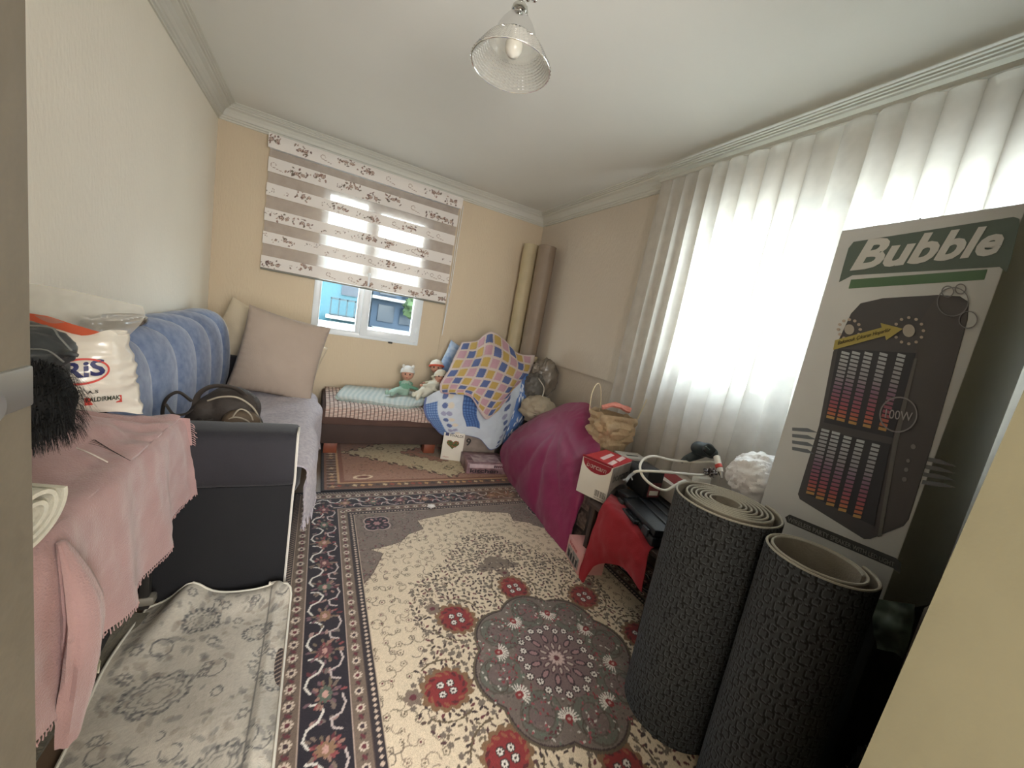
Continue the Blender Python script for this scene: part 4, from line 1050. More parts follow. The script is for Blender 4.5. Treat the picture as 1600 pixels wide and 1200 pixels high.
obj('ribbon', px_poly([(132, 622), (190, 617), (191, 628), (132, 634)], Gf, .002), m_redp, pbag)
obj('lettering', px_text('KALDIRMAK', (134, 629), (54, -5), (0, -7), Gf, off=.0035, bold=.02), m_ink, pbag)
obj('orange_band', px_poly([(-38, 484), (30, 487), (75, 494), (115, 507), (160, 520), (150, 529), (112, 521), (75, 509), (30, 500), (-38, 497)], Gt, .004, .002), m_orange, pbag)

# dark grey jacket and long black wig heaped on the cloth
m_jack = M('dark_grey_nylon', c(64, 68, 70), .45, var=.25, vscale=10, bump=.3, bscale=40)
bj, _c = fuse([ball(P(48, 543, y=1.33), (.08, .06, .045)), ball(P(74, 550, y=1.32), (.05, .05, .035)), cap(P(92, 552, y=1.30), P(118, 556, y=1.28), .018, .008), cap(P(40, 515, y=1.36), P(95, 530, y=1.34), .03, .02), ball(P(30, 560, y=1.3), (.07, .05, .06)), ball(P(60, 575, y=1.34), (.05, .06, .10)), ball(P(36, 600, y=1.32), (.06, .06, .12))], .008, 3)
bj = (bj[0] + np.array([[.006 * fbm(q, 22), .006 * fbm(q + 3, 22), .010 * fbm(q * [1, 1, 2.4], 16)] for q in bj[0]]), bj[1])
jac = obj('jacket', bj, m_jack, label='crumpled dark grey jacket lying over the black wig on the pink cloth', cat='jacket')
obj('seam', join(tube(cr([P(40, 508, y=1.29), P(80, 512, y=1.27), P(92, 526, y=1.25), P(112, 548, y=1.25)], 24), .002, 5), tube(cr([P(45, 545, y=1.24), P(75, 548, y=1.23), P(100, 566, y=1.22)], 20), .002, 5)), M('pale_seam', c(120, 122, 120), .6), jac)
m_hair = M('black_hair', c(9, 9, 10), .55, spec=.25)
wc = np.array(P(62, 622, y=1.12)); 
bw, _c = fuse([ball(P(46, 600, y=1.12), (.060, .06, .045)), ball(P(66, 625, y=1.10), (.050, .06, .045)), ball(P(38, 640, y=1.08), (.055, .06, .045)), ball(P(60, 650, y=1.08), (.05, .06, .032)), ball(P(84, 618, y=1.12), (.035, .045, .028)), ball(P(34, 665, y=1.06), (.07, .08, .03))], .008, 4)
wig = obj('wig', bw, m_hair, label='long black wig lying in a heap on the near end of the pink cloth', cat='wig')
hs = []
for k in range(2600):
    q = bw[0][rnd.randrange(len(bw[0]))]; 
    if q[2] < .745: continue
    d = (q - wc) * np.array([1, 1, .35]); d = d / (np.linalg.norm(d) + 1e-6) + np.array([.45 + rnd.uniform(-.6, .6), rnd.uniform(-.8, .3), 0]); L_ = rnd.uniform(.012, .030)
    a_ = q; pts = [a_]
    for s in range(1, 5):
        t = s / 4; b_ = q + d * L_ * t * .6 + np.array([0, 0, .008 * math.sin(t * PI) - .02 * t * t]); b_[2] = max(b_[2], .757); pts.append(b_)
    w_ = np.cross(d, [0, 0, 1]); w_ = w_ / (np.linalg.norm(w_) + 1e-6) * .0007
    V = []
    for s, b_ in enumerate(pts): V += [b_ - w_ * (1 - s / 5), b_ + w_ * (1 - s / 5)]
    hs.append((np.array(V), [[2 * i, 2 * i + 1, 2 * i + 3, 2 * i + 2] for i in range(4)]))
obj('strands', join(*hs), m_hair, wig, kind='stuff')
hl = []
for k in range(7):
    a_ = P(100 + k * 3, 665 + k * 4, z=.775); b_ = P(150 + k * 9, 690 + k * 5, z=.775); hl.append(tube(cr([a_, (a_ + b_) / 2 + [0, 0, .01], b_], 8), .0006, 3))
obj('stray_hair', join(*hl), m_hair, wig, kind='stuff')
tag(obj('plastic_clip', tube(cr([P(120, 700, z=.79), P(140, 708, z=.795), P(168, 722, z=.785)], 12), .0016, 6), M('clear_plastic_clip', c(226, 216, 206), .2)), 'thin clear plastic tie lying across the pink cloth', 'tie')

# ------------------------------------------------------------------ brown daybed under the small window
m_brown = M('brown_daybed_fabric', c(84, 62, 54), .9, var=.12, vscale=8, bump=.25, bscale=160)
m_brownd = M('brown_base_panel', c(58, 42, 36), .8, var=.15, vscale=8)
m_legw = M('reddish_wood_leg', c(120, 62, 40), .5, var=.2, vscale=20, stretch=(1, 1, .2))
db = thing('daybed', (.6, 3.5, 0), 'brown upholstered daybed on short reddish wooden legs under the small window', 'daybed')
obj('mattress', box2((.075, 3.15, .255), (1.10, 3.885, .395), .03), m_brown, db)
obj('base', box2((.085, 3.165, .100), (1.09, 3.88, .262), .008), m_brownd, db)
for x_, y_ in ((.115, 3.185), (.93, 3.185), (.115, 3.78), (.93, 3.78)): obj('leg', box2((x_, y_, .012), (x_ + .10, y_ + .09, .102), .004), m_legw, db)
m_vc = M('printed_cloth', (1, 1, 1), .9, vc=True, bump=.3, bscale=200)
m_knit = M('knitted_cloth', (1, 1, 1), .95, vc=True, bump=.9, bscale=260)
# checked blanket
rows_ = [[(x_, y_, z_) for x_ in np.linspace(.10, 1.00, 7)] for y_, z_ in ((3.86, .404), (3.6, .408), (3.35, .412), (3.19, .412), (3.142, .395), (3.134, .355), (3.137, .330))]
for j in range(7): rows_[-1][j] = (rows_[-1][j][0], rows_[-1][j][1], rows_[-1][j][2] - .012 * j / 6 + .006 * math.sin(j * 2))
G = wrinkle(patch(rows_, 110, 150), .0035, 9, 3)
Cc = np.zeros((110, 150, 3)); 
for i in range(110):
    for j in range(150): Cc[i, j] = c(74, 56, 54) if (i % 5 == 0 or j % 5 == 0) else (c(222, 200, 186) if (i // 5 + j // 5) % 3 else c(206, 176, 164))
obj('checked_blanket', shell(G, .010), m_knit, vcol=shellcol(Cc), label='pink and cream checked blanket spread on the brown daybed, hanging over its front', cat='blanket')
# mint striped baby blanket folded on it
rows_ = [[P(*q, z=.440) for q in ((541, 603), (575, 606), (608, 609), (640, 613), (660, 618))], [P(*q, z=.446) for q in ((532, 611), (570, 613), (605, 616), (640, 621), (662, 624))], [P(*q, z=.446) for q in ((527, 619), (562, 621), (600, 625), (636, 629), (662, 630))], [P(*q, z=.428) for q in ((530, 624), (562, 627), (600, 632), (634, 636), (655, 634))]]
G = wrinkle(patch(rows_, 50, 110), .006, 12, 4); Cc = np.zeros((50, 110, 3))
for i in range(50):
    for j in range(110): Cc[i, j] = c(198, 202, 196) if (j // 3) % 2 else c(180, 190, 186)
mb = obj('baby_blanket', shell(G, .028), m_knit, vcol=shellcol(Cc), label='mint and white striped baby blanket folded on top of the checked blanket', cat='blanket')
obj('fringe', join(*[tube([G[-1, j], G[-1, j] + [rnd.uniform(-.006, .006), -.014, -.004], G[-1, j] + [rnd.uniform(-.01, .01), -.028, -.012]], .0028, 4) for j in range(0, 110, 2)] + [tube([G[i, 0], G[i, 0] + [-.016, rnd.uniform(-.004, .004), -.006]], .0028, 4) for i in range(0, 50, 3)]), M('mint_fringe', c(178, 194, 188), .95), mb, kind='stuff')

# dolls
SKN = c(186, 138, 116)
def face_bits(ctr, fwd, r_, parent, skin_open=True):
    fwd = np.array(fwd, float); fwd /= np.linalg.norm(fwd); rt = np.cross(fwd, [0, 0, 1]); rt /= np.linalg.norm(rt); up_ = np.cross(rt, fwd)
    md = bpy.data.materials.get('doll_eye') or M('doll_eye', c(40, 30, 28), .3); ml = bpy.data.materials.get('doll_lips') or M('doll_lips', c(160, 70, 66), .5)
    for s in (-1, 1): obj('eye', ellipsoid(ctr + fwd * r_ * .93 + rt * s * r_ * .34 + up_ * r_ * .10, (r_ * .12,) * 3, 6, 8), md, parent)
    obj('mouth', ellipsoid(ctr + fwd * r_ * .93 - up_ * r_ * .42, (r_ * .22, r_ * .10, r_ * .08), 6, 8), ml, parent)
def hat_mesh(ctr, r_, R, cut=-.05, stretch=1.0):
    V = []; nu, nv = 12, 24
    for i in range(nu + 1):
        ph = cut + (PI / 2 - cut) * i / nu
        for j in range(nv): t = 2 * PI * j / nv; V.append((math.cos(ph) * math.cos(t), math.cos(ph) * math.sin(t), math.sin(ph) * stretch))
    V = np.array(V) * r_; n_ = nv * (nu + 1); Vi = V * .94
    F = quadgrid(nu + 1, nv, False, True); F2 = [[q + n_ for q in f[::-1]] for f in F]; E = [[j, (j + 1) % nv, (j + 1) % nv + n_, j + n_] for j in range(nv)]
    return xf((np.concatenate([V, Vi]), F + F2 + [e[::-1] for e in E]), ctr, R)
m_body = M('doll_body', (1, 1, 1), .8, vc=True)
def doll(label, head, chest, hip, hands, feet, r_, cloth, sleeve, hatcol, facing, brim=None, ears=False, hand_skin=True):
    head, chest, hip = map(np.array, (head, chest, hip))
    d = thing('doll', hip - np.array([0, 0, .04]), label, 'doll')
    pr = [ball(head, (r_ * .95, r_ * .95, r_), SKN), cap(head, chest, r_ * .42, r_ * .42, SKN), cap(chest, hip, r_ * .80, r_ * .92, cloth)]
    f_ = np.array(facing, float); f_ /= np.linalg.norm(f_)
    pr += [ball(head + f_ * r_ * .92 - np.array([0, 0, r_ * .12]), r_ * .13, SKN), ball(head + f_ * r_ * .62 - np.array([0, 0, r_ * .35]), r_ * .38, SKN)]
    for s, hnd in zip((-1, 1), hands):
        rt = np.cross(f_, [0, 0, 1]); sh = chest + rt * s * r_ * .72 + np.array([0, 0, r_ * .2]); hnd = np.array(hnd); el = (sh + hnd) / 2 + rt * s * r_ * .35
        pr += [cap(sh, el, r_ * .36, r_ * .32, sleeve), cap(el, hnd, r_ * .32, r_ * .24, sleeve), ball(hnd + (hnd - el) * .25, r_ * .24, SKN)]
    for s, ft in zip((-1, 1), feet):
        rt = np.cross(f_, [0, 0, 1]); hp = hip + rt * s * r_ * .42; ft = np.array(ft); kn = (hp + ft) / 2 + np.array([0, 0, r_ * .35])
        pr += [cap(hp, kn, r_ * .46, r_ * .38, cloth), cap(kn, ft, r_ * .38, r_ * .28, cloth), ball(ft + np.array([0, 0, r_ * .15]), (r_ * .26, r_ * .34, r_ * .34), cloth)]
    vf, C_ = fuse(pr, r_ * .11, 3); obj('body', vf, m_body, d, vcol=C_)
    face_bits(head, f_, r_, d)
    tilt = rotm(-.35 * (1 if f_[1] < 0 else 0) * -1, 0, 0)
    mh = M('doll_hat_knit', hatcol, .95, bump=.6, bscale=240)
    obj('hat', hat_mesh(head + np.array([0, r_ * .10, r_ * .12]), r_ * 1.10, rotm(-.30, 0, 0), -.05, 1.05), mh, d)
    if ears:
        for s in (-1, 1): obj('hat_ear', ellipsoid(head + np.array([s * r_ * .72, r_ * .1, r_ * 1.12]), (r_ * .24, r_ * .14, r_ * .30), 8, 12), mh, d)
    if brim is not None:
        cc_ = head + np.array([0, r_ * .06, r_ * .18]); Rb = rotm(-.30, 0, 0)
        obj('hat_brim', tube([cc_ + Rb @ np.array([r_ * 1.10 * math.cos(t), r_ * 1.10 * math.sin(t), 0]) for t in np.linspace(0, 2 * PI, 24, endpoint=False)], r_ * .16, 8, closed=True), M('red_brim', brim, .8), d)
    return d
W_ = c(222, 218, 208)
doll('baby doll in mint jacket and white hat with ears, sitting nearest the window', P(637, 584, y=3.60), P(634, 601, y=3.60), P(630, 612, y=3.56), [P(614, 609, y=3.52), P(652, 608, y=3.52)], [P(604, 614, y=3.42), P(612, 616, y=3.40)], .062, c(150, 176, 160), c(104, 150, 128), c(216, 214, 208), (-.2, -1, -.05), ears=True)
doll('baby doll in white hat with red brim, sitting behind the doll in the romper', P(682, 574, y=3.62), P(684, 592, y=3.62), P(684, 608, y=3.62), [P(666, 598, y=3.56), P(700, 598, y=3.58)], [P(664, 612, y=3.50), P(672, 614, y=3.48)], .062, c(214, 204, 178), c(214, 204, 178), c(224, 218, 206), (-.35, -1, 0), brim=c(196, 84, 60))
doll('baby doll in cream hooded romper lying against the crochet blanket', P(689, 590, y=3.38), P(679, 602, y=3.37), P(664, 612, y=3.34), [P(662, 602, y=3.30), P(684, 612, y=3.28)], [P(646, 617, y=3.26), P(652, 623, y=3.22)], .061, c(204, 200, 182), c(196, 194, 176), c(208, 200, 180), (-.3, -1, .25))
# snap line of the romper
bpy.context.view_layer.update()

# ------------------------------------------------------------------ heap of bedding beside the daybed
m_pbox = M('grey_storage_box', c(110, 108, 104), .8, var=.1)
sb = thing('storage_box', (1.6, 3.45, 0), 'grey storage box mostly hidden beneath the heap of blankets', 'box')
obj('box_body', box2((1.32, 3.17, .012), (2.02, 3.75, .40), .01), m_pbox, sb); obj('lid', box2((1.31, 3.16, .40), (2.03, 3.76, .44), .01), m_pbox, sb)
obj('pillow', cushion(P(714, 570, y=3.68), .34, .40, .12, rotm(-.25, .35, -.2), 28), M('blue_white_pillowcase', c(186, 200, 216), .9, var=.35, vscale=14, col2=c(120, 148, 190)), label='pale blue patterned pillow leaning behind the crochet blanket', cat='pillow')
def net(rows, nu, nv, wr=.004, ws=9, seed=0):
    return wrinkle(patch([[P(a_, b_, y=y_) for a_, b_, y_ in row] for row in rows], nu, nv), wr, ws, seed)
def orient(G):
    """make the surface normal face the room (towards smaller y)"""
    return G if normals(G)[G.shape[0] // 2, G.shape[1] // 2, 1] < 0 else G[:, ::-1].copy()
rows_ = [[(664, 622, 3.16), (700, 605, 3.10), (740, 600, 3.06), (780, 615, 3.06), (818, 592, 3.14)], [(662, 640, 3.12), (695, 638, 3.04), (735, 640, 3.02), (775, 650, 3.01), (815, 622, 3.10)],
         [(672, 660, 3.10), (700, 660, 3.03), (740, 660, 3.00), (778, 670, 2.98), (806, 650, 3.07)], [(688, 677, 3.09), (708, 675, 3.03), (742, 673, 2.99), (772, 690, 2.96), (792, 676, 3.03)], [(697, 681, 3.08), (716, 677, 3.03), (750, 686, 2.98), (766, 703, 2.95), (784, 692, 3.0)]]
G = orient(net(rows_, 100, 140, .014, 7, 6)); Cc = np.ones((100, 140, 3)) * c(190, 198, 208)
uu, vv = np.meshgrid(np.linspace(0, 1, 140), np.linspace(0, 1, 100))
r = random.Random(4)
def cloth_dots(Cc, uu, vv, n_, sizes, cols, seed, reg=None):
    r = random.Random(seed)
    for k in range(n_):
        a_, b_ = r.random(), r.random()
        if reg and not reg(a_, b_): continue
        s = r.choice(sizes); Cc[((uu - a_) / s) ** 2 + ((vv - b_) / s / 1.2) ** 2 < 1] = r.choice(cols)
flip = G[50, 0, 0] > G[50, -1, 0]; U_ = 1 - uu if flip else uu
Cc[(U_ < .17) & (vv > .15)] = c(118, 146, 190); m_ = (U_ < .17) & (vv > .15) & ((np.floor(U_ * 140) % 4 < 1) | (np.floor(vv * 100) % 4 < 1)); Cc[m_] = c(64, 92, 144)
m_ = (U_ > .42) & (U_ < .56) & (vv < .62) ; Cc[m_] = c(84, 116, 168); m_ = m_ & ((np.floor(uu * 140) % 4 < 1) | (np.floor(vv * 100) % 4 < 1)); Cc[m_] = c(46, 72, 124)
for col_, dc in ((.24, c(92, 106, 150)), (.30, c(206, 196, 180)), (.84, c(84, 98, 138))):
    for k in range(8):
        Cc[((U_ - col_ - .012 * math.sin(k * 2)) / .030) ** 2 + ((vv - .10 - .115 * k) / .038) ** 2 < 1] = dc if k % 3 != 2 else c(150, 150, 176)
e_ = np.minimum(np.minimum(uu, 1 - uu), 1 - vv); Cc[e_ < .025] = c(96, 108, 150)
obj('quilt', shell(G, .016), m_vc, vcol=shellcol(Cc), label='pale blue baby quilt with dots and checked patches hanging below the crochet blanket', cat='quilt')
rows_ = [[(796, 596, 3.18), (818, 584, 3.16), (838, 590, 3.2)], [(806, 622, 3.09), (824, 614, 3.08), (840, 612, 3.14)], [(800, 650, 3.04), (816, 648, 3.02), (830, 636, 3.08)], [(790, 676, 3.0), (802, 676, 2.98), (814, 664, 3.04)], [(784, 700, 2.98), (794, 698, 2.96), (806, 688, 3.02)]]
G = orient(net(rows_, 80, 60, .016, 8, 2)); uu, vv = np.meshgrid(np.linspace(0, 1, 60), np.linspace(0, 1, 80)); Cc = np.ones((80, 60, 3)) * c(84, 116, 172)
cloth_dots(Cc, uu, vv, 60, [.025, .03], [c(214, 218, 224)], 5); Cc[uu < .05] = c(60, 80, 128)
obj('dotted_blanket', shell(G, .016), m_vc, vcol=shellcol(Cc), label='bright blue blanket with white dots along the right side of the bedding heap', cat='blanket')
# crochet blanket: cream ground with separate coloured squares
rows_ = [[(722, 536, 3.42), (745, 533, 3.38), (767, 519, 3.34), (788, 532, 3.32), (808, 552, 3.30), (835, 556, 3.32)],
         [(712, 556, 3.27), (740, 556, 3.20), (765, 550, 3.14), (790, 560, 3.14), (812, 574, 3.16), (829, 578, 3.2)],
         [(700, 582, 3.16), (728, 580, 3.07), (755, 580, 3.03), (780, 586, 3.03), (802, 596, 3.06), (814, 597, 3.13)],
         [(689, 600, 3.11), (715, 600, 3.02), (742, 604, 2.985), (768, 608, 2.98), (790, 614, 3.0), (801, 610, 3.06)],
         [(689, 612, 3.09), (710, 612, 3.0), (733, 614, 2.965), (756, 630, 2.95), (774, 634, 2.96), (790, 626, 3.0)],
         [(692, 614, 3.08), (713, 614, 2.995), (736, 620, 2.955), (750, 642, 2.94), (761, 654, 2.935), (778, 640, 2.97)]]
NU, NV = 97, 113
G = net(rows_, NU, NV, .010, 8, 8); fl = normals(G)[48, 56, 1] > 0
N_ = normals(G) * (-1 if fl else 1)
m_cream = M('cream_crochet', c(224, 208, 198), .95, bump=1.0, bscale=300)
m_cr = [M('blue_crochet', c(98, 114, 164), .95, bump=1.0, bscale=300), M('pink_crochet', c(208, 164, 176), .95, bump=1.0, bscale=300), M('yellow_crochet', c(206, 174, 100), .95, bump=1.0, bscale=300)]
Gs = G if not fl else G
cb = thing('crochet_blanket', P(755, 600, y=3.0), 'crochet blanket of blue, pink and yellow squares draped over the bedding heap', 'blanket')
obj('blanket_ground', shell(G, .010), m_cream, cb)
nr, ncol = 8, 9
for a_ in range(nr):
    for b_ in range(ncol):
        i0 = 2 + a_ * (NU - 5) / nr; i1 = i0 + (NU - 5) / nr * .77; j0 = 3 + b_ * (NV - 6) / ncol; j1 = j0 + (NV - 6) / ncol * .77
        sub = []
        for s in np.linspace(0, 1, 9):
            row = []
            for t in np.linspace(0, 1, 9):
                zz = .35 * (((round(t * 8)) % 2) * 2 - 1) * (1 if s in (0, 1) else 0); zz2 = .35 * (((round(s * 8)) % 2) * 2 - 1) * (1 if t in (0, 1) else 0)
                fi = i0 + (i1 - i0) * s + zz; fj = j0 + (j1 - j0) * t + zz2
                ii, jj = int(fi), int(fj); fa, fb = fi - ii, fj - jj
                q = (G[ii, jj] * (1 - fa) * (1 - fb) + G[ii + 1, jj] * fa * (1 - fb) + G[ii, jj + 1] * (1 - fa) * fb + G[ii + 1, jj + 1] * fa * fb)
                row.append(q + N_[ii, jj] * (.0075 + .003 * math.sin(s * PI) * math.sin(t * PI)))
            sub.append(row)
        obj('crochet_square', shell(np.array(sub), .003), m_cr[(a_ + 2 * b_) % 3], cb)
bd = [G[0, j] for j in range(0, NV, 2)] + [G[i, -1] for i in range(2, NU, 2)] + [G[-1, j] for j in range(NV - 2, -1, -2)] + [G[i, 0] for i in range(NU - 2, 0, -2)]
obj('edging', join(*[ellipsoid(q, (.008, .008, .008), 5, 7) for q in bd]), M('mauve_edging', c(196, 176, 178), .95), cb, kind='stuff')

# bags behind the heap
m_gbag = M('grey_translucent_bag', c(128, 118, 106), .35, var=.25, vscale=9, bump=.5, bscale=26, coat=.2)
m_bbag = M('beige_cloth_bag', c(172, 160, 140), .9, var=.15, vscale=9, bump=.3, bscale=40)
def gather(knot, amp):
    knot = np.array(knot)
    def f(d):
        a_ = math.acos(max(-1, min(1, float(d @ knot) / (np.linalg.norm(d) + 1e-9)))); t = np.cross(d, knot); an = math.atan2(t[2], t[0] + 1e-9)
        return d * (1 + amp * math.exp(-a_ * .9) * math.sin(an * 11) - .25 * math.exp(-(a_ / .35) ** 2))
    return f
gb = thing('plastic_sack', P(852, 590, y=3.2) * [1, 1, 0] + np.array([-.05, 0, .44]), 'knotted grey plastic sack at the right wall behind the blanket heap', 'sack')
obj('sack_body', ellipsoid(P(856, 588, y=3.15) + [-.04, 0, -.02], (.13, .15, .19), 36, 48, amp=.12, ns=3, fn=gather((-.7, -.6, .3), .07)), m_gbag, gb)
obj('knot', ellipsoid(P(838, 574, y=3.0), (.035, .03, .04), 12, 16, amp=.7, ns=4), m_gbag, gb)
sk2 = obj('sack', ellipsoid(P(838, 606, y=3.05) + [0, .04, 0], (.11, .10, .14), 26, 36, amp=.2, ns=4), M('dark_grey_sack', c(98, 94, 88), .5, bump=.4, bscale=30), label='small dark grey sack squeezed below the knotted plastic sack', cat='sack')
obj('sack_handle', tube(cr([P(842, 592, y=2.9), P(850, 606, y=2.88), P(847, 622, y=2.86)], 14), .012, 8, flat=.4), M('pale_plastic_loop', c(196, 190, 180), .4), sk2)
obj('cloth_bag', ellipsoid(P(842, 641, y=2.86), (.17, .16, .13), 36, 48, amp=.16, ns=2.6, fn=gather((-.4, -.8, -.1), .05)), m_bbag, label='beige cloth bag slumped between the blanket heap and the magenta cloth', cat='bag')
# long rolls standing in the corner
def lino(ctr, r_, h_, label, colr, lip):
    t_ = thing('floor_covering_roll', (ctr[0], ctr[1], 0), label, 'roll')
    sp = []
    for k in range(90): a_ = 2 * PI * 2.4 * k / 89; rr = r_ * (.55 + .45 * k / 89); sp.append((ctr[0] + rr * math.cos(a_ + lip), ctr[1] + rr * math.sin(a_ + lip)))
    G_ = np.array([[(x_, y_, .012 + h_ * z_) for z_ in np.linspace(0, 1, 16)] for x_, y_ in sp]); G_ = wrinkle(G_, .003, 5, 3)
    obj('rolled_sheet', shell(G_, .006), M(t_.name + '_vinyl', colr, .55, var=.12, vscale=6, bump=.15, bscale=20), t_); 
    obj('tape', lathe([(r_ + .006, .95), (r_ + .0075, .955), (r_ + .0075, 1.0), (r_ + .006, 1.005)], (ctr[0], ctr[1], 0), 28), M(t_.name + '_tape', c(196, 180, 150), .4), t_)
q = P(830, 385, y=3.72); lino((q[0], 3.72), .088, q[2], 'tall cream roll of floor covering in the corner, the left of the pair', c(188, 172, 138), -1.2)
q = P(857, 388, x=1.995); lino((1.99, q[1]), .098, q[2], 'tall taupe roll of floor covering in the corner, the right of the pair', c(140, 122, 104), 1.9)

# small boxes on the floor before the heap
def obox(name, label, o_, yaw, w_, d_, h_, mt, bev=.002):
    t_ = thing(name, o_, label, 'box'); Rz = rotm(0, 0, yaw)
    obj('carton', box(np.array(o_) + Rz @ np.array([w_ / 2, d_ / 2, h_ / 2]), (w_, d_, h_), bev, Rz), mt, t_)
    def face(kind):
        O = np.array(o_, float); i, j, k = Rz @ [1, 0, 0], Rz @ [0, 1, 0], np.array([0, 0, 1.0])
        if kind == 'front': return O, i, k, -j      # spanned by width
        if kind == 'left': return O + j * d_, -j, k, -i
        if kind == 'top': return O + k * h_, i, j, k
    return t_, face
def fpoly(face, pts, th=.0012): O, U, W, N = face; return poly_prism(pts, th, O, U, W, N)
def ftext(face, s, x_, y_, w_, h_, **k_): O, U, W, N = face; return text_on(s, O + U * x_ + W * y_, U, W, N, w_, h_, .0012, **k_)
m_wcard = M('white_card', c(212, 206, 194), .6, var=.04); m_blk = M('black_print', c(30, 30, 32), .5)
vb, fc = obox('tea_box', 'tall white box with a green and red heart picture beside the daybed leg', (1.050, 3.05, .013), -.35, .185, .09, .255, m_wcard)
fr_f = fc('front')
obj('lettering', ftext(fr_f, 'VIVALDI', .050, .218, .12, .024, bold=.01), m_blk, vb)
obj('dark_mark', fpoly(fr_f, [(.015, .222), (.045, .222), (.045, .250), (.015, .250)]), M('navy_print_b', c(50, 56, 96), .5), vb)
ht = [(.09 + .055 * (16 * math.sin(t) ** 3) / 16, .150 + .045 * (13 * math.cos(t) - 5 * math.cos(2 * t) - 2 * math.cos(3 * t) - math.cos(4 * t)) / 16) for t in np.linspace(0, 2 * PI, 40, endpoint=False)]
hb = obj('heart', fpoly(fr_f, ht), M('leaf_green_print', c(92, 96, 44), .6, var=.5, vscale=60, col2=c(60, 70, 30)), vb)
rb = random.Random(5); bits = []
while len(bits) < 14:
    a_, b_ = .09 + rb.uniform(-.045, .045), .155 + rb.uniform(-.035, .03)
    if inside(np.array([a_]), np.array([b_]), ht)[0]: bits.append(fpoly(fr_f, [(a_ + .006 * math.cos(t), b_ + .005 * math.sin(t)) for t in np.linspace(0, 2 * PI, 8, endpoint=False)], .0022))
obj('berries', join(*bits), M('berry_red_print', c(150, 70, 50), .6), hb, kind='stuff')
obj('lettering', ftext(fr_f, 'Infusion', .02, .022, .05, .012), M('rose_print', c(170, 90, 90), .6), vb)
b9, fc = obox('carton_box', 'grey brown box marked 9 behind the tall heart box', (1.22, 3.02, .013), -.10, .32, .12, .24, M('grey_brown_print', c(140, 126, 116), .6, var=.3, vscale=12))
obj('lettering', ftext(fc('front'), '9', .035, .14, .045, .07, bold=.02), m_blk, b9)
kb, fc = obox('cookware_box', 'mauve and dark printed box lying on the floor under the quilt', (1.185, 2.735, .013), -.112, .345, .26, .095, M('mauve_print', c(150, 120, 124), .45, var=.35, vscale=14, col2=c(92, 66, 72)))
f_ = fc('front')
obj('pale_band', fpoly(f_, [(.02, .052), (.325, .052), (.325, .086), (.02, .086)]), M('pale_mauve_print', c(196, 176, 180), .5, var=.3, vscale=20), kb)
obj('lettering', ftext(f_, 'kitchen', .03, .010, .25, .034, bold=.02), m_blk, kb)
for k in range(5): obj('picture', fpoly(f_, [(.235 + .018 * k, .056), (.249 + .018 * k, .056), (.249 + .018 * k, .080), (.235 + .018 * k, .080)], .002), M('pan_print', c(70 + 10 * k, 50, 60), .5), kb)
tp = fc('top'); obj('top_panel', fpoly(tp, [(.06, .03), (.30, .03), (.30, .20), (.06, .20)]), M('pale_top_print', c(190, 172, 172), .4, var=.4, vscale=18, col2=c(130, 100, 110)), kb)

# ------------------------------------------------------------------ magenta cloth over a chest
ch = thing('storage_chest', (1.75, 2.15, 0), 'plain dark chest hidden under the magenta cloth', 'chest')
obj('chest_body', box2((1.60, 1.80, .012), (1.90, 2.40, .54), .01), m_brownd, ch); obj('chest_lid', box2((1.595, 1.79, .54), (1.905, 2.41, .575), .008), m_brownd, ch)
m_mag = M('magenta_satin', c(128, 30, 76), .6, var=.10, vscale=5, bump=.12, bscale=120, sheen=.15)
rows_ = [[P(840, 650, x=1.78), P(882, 632, x=1.80), P(916, 630, x=1.84), P(924, 640, x=1.84), P(930, 660, x=1.84)],
         [P(812, 668, x=1.62), P(852, 655, x=1.62), P(900, 650, x=1.66), P(920, 665, x=1.68), P(936, 690, x=1.66)],
         [P(790, 688, x=1.52), P(832, 690, x=1.50), P(880, 690, x=1.52), P(912, 700, x=1.53), P(936, 708, x=1.56)],
         [P(781, 706, x=1.50), P(822, 725, x=1.47), P(868, 732, x=1.46), P(900, 730, x=1.48), P(916, 728, x=1.52)],
         [P(786, 728, x=1.50), P(828, 768, x=1.455), P(870, 780, x=1.44), P(900, 770, x=1.46), P(914, 764, x=1.50)],
         [P(797, 756, x=1.50), P(838, 806, x=1.45), P(876, 824, x=1.42), P(897, 806, x=1.45), P(906, 790, x=1.49)],
         [P(803, 770, x=1.50), P(842, 828, x=1.445), P(880, 868, x=1.41), P(893, 838, x=1.44), P(900, 806, x=1.48)]]
G = patch(rows_, 110, 90); apex = P(872, 672, x=1.56)
N_ = normals(G); 
if N_[60, 40, 0] > 0: N_ = -N_
for i in range(110):
    for j in range(90):
        q = G[i, j]; dy = q[1] - apex[1]; dz = apex[2] - q[2] + .05; an = math.atan2(dy, dz); rr = math.hypot(dy, dz)
        d = .017 * (abs(math.sin(an * 5.5 + .6)) - .5) * min(1, rr / .25) * math.exp(-abs(an) * .25) + .008 * fbm(q, 7, 3); q += N_[i, j] * (d if i > 12 else d * .4)
for G_ in (G,): G_[..., 2] = np.maximum(G_[..., 2], .016)
obj('magenta_cloth', shell(G, .004), m_mag, label='magenta satin cloth draped over the chest and pooling towards the Persian rug', cat='cloth')

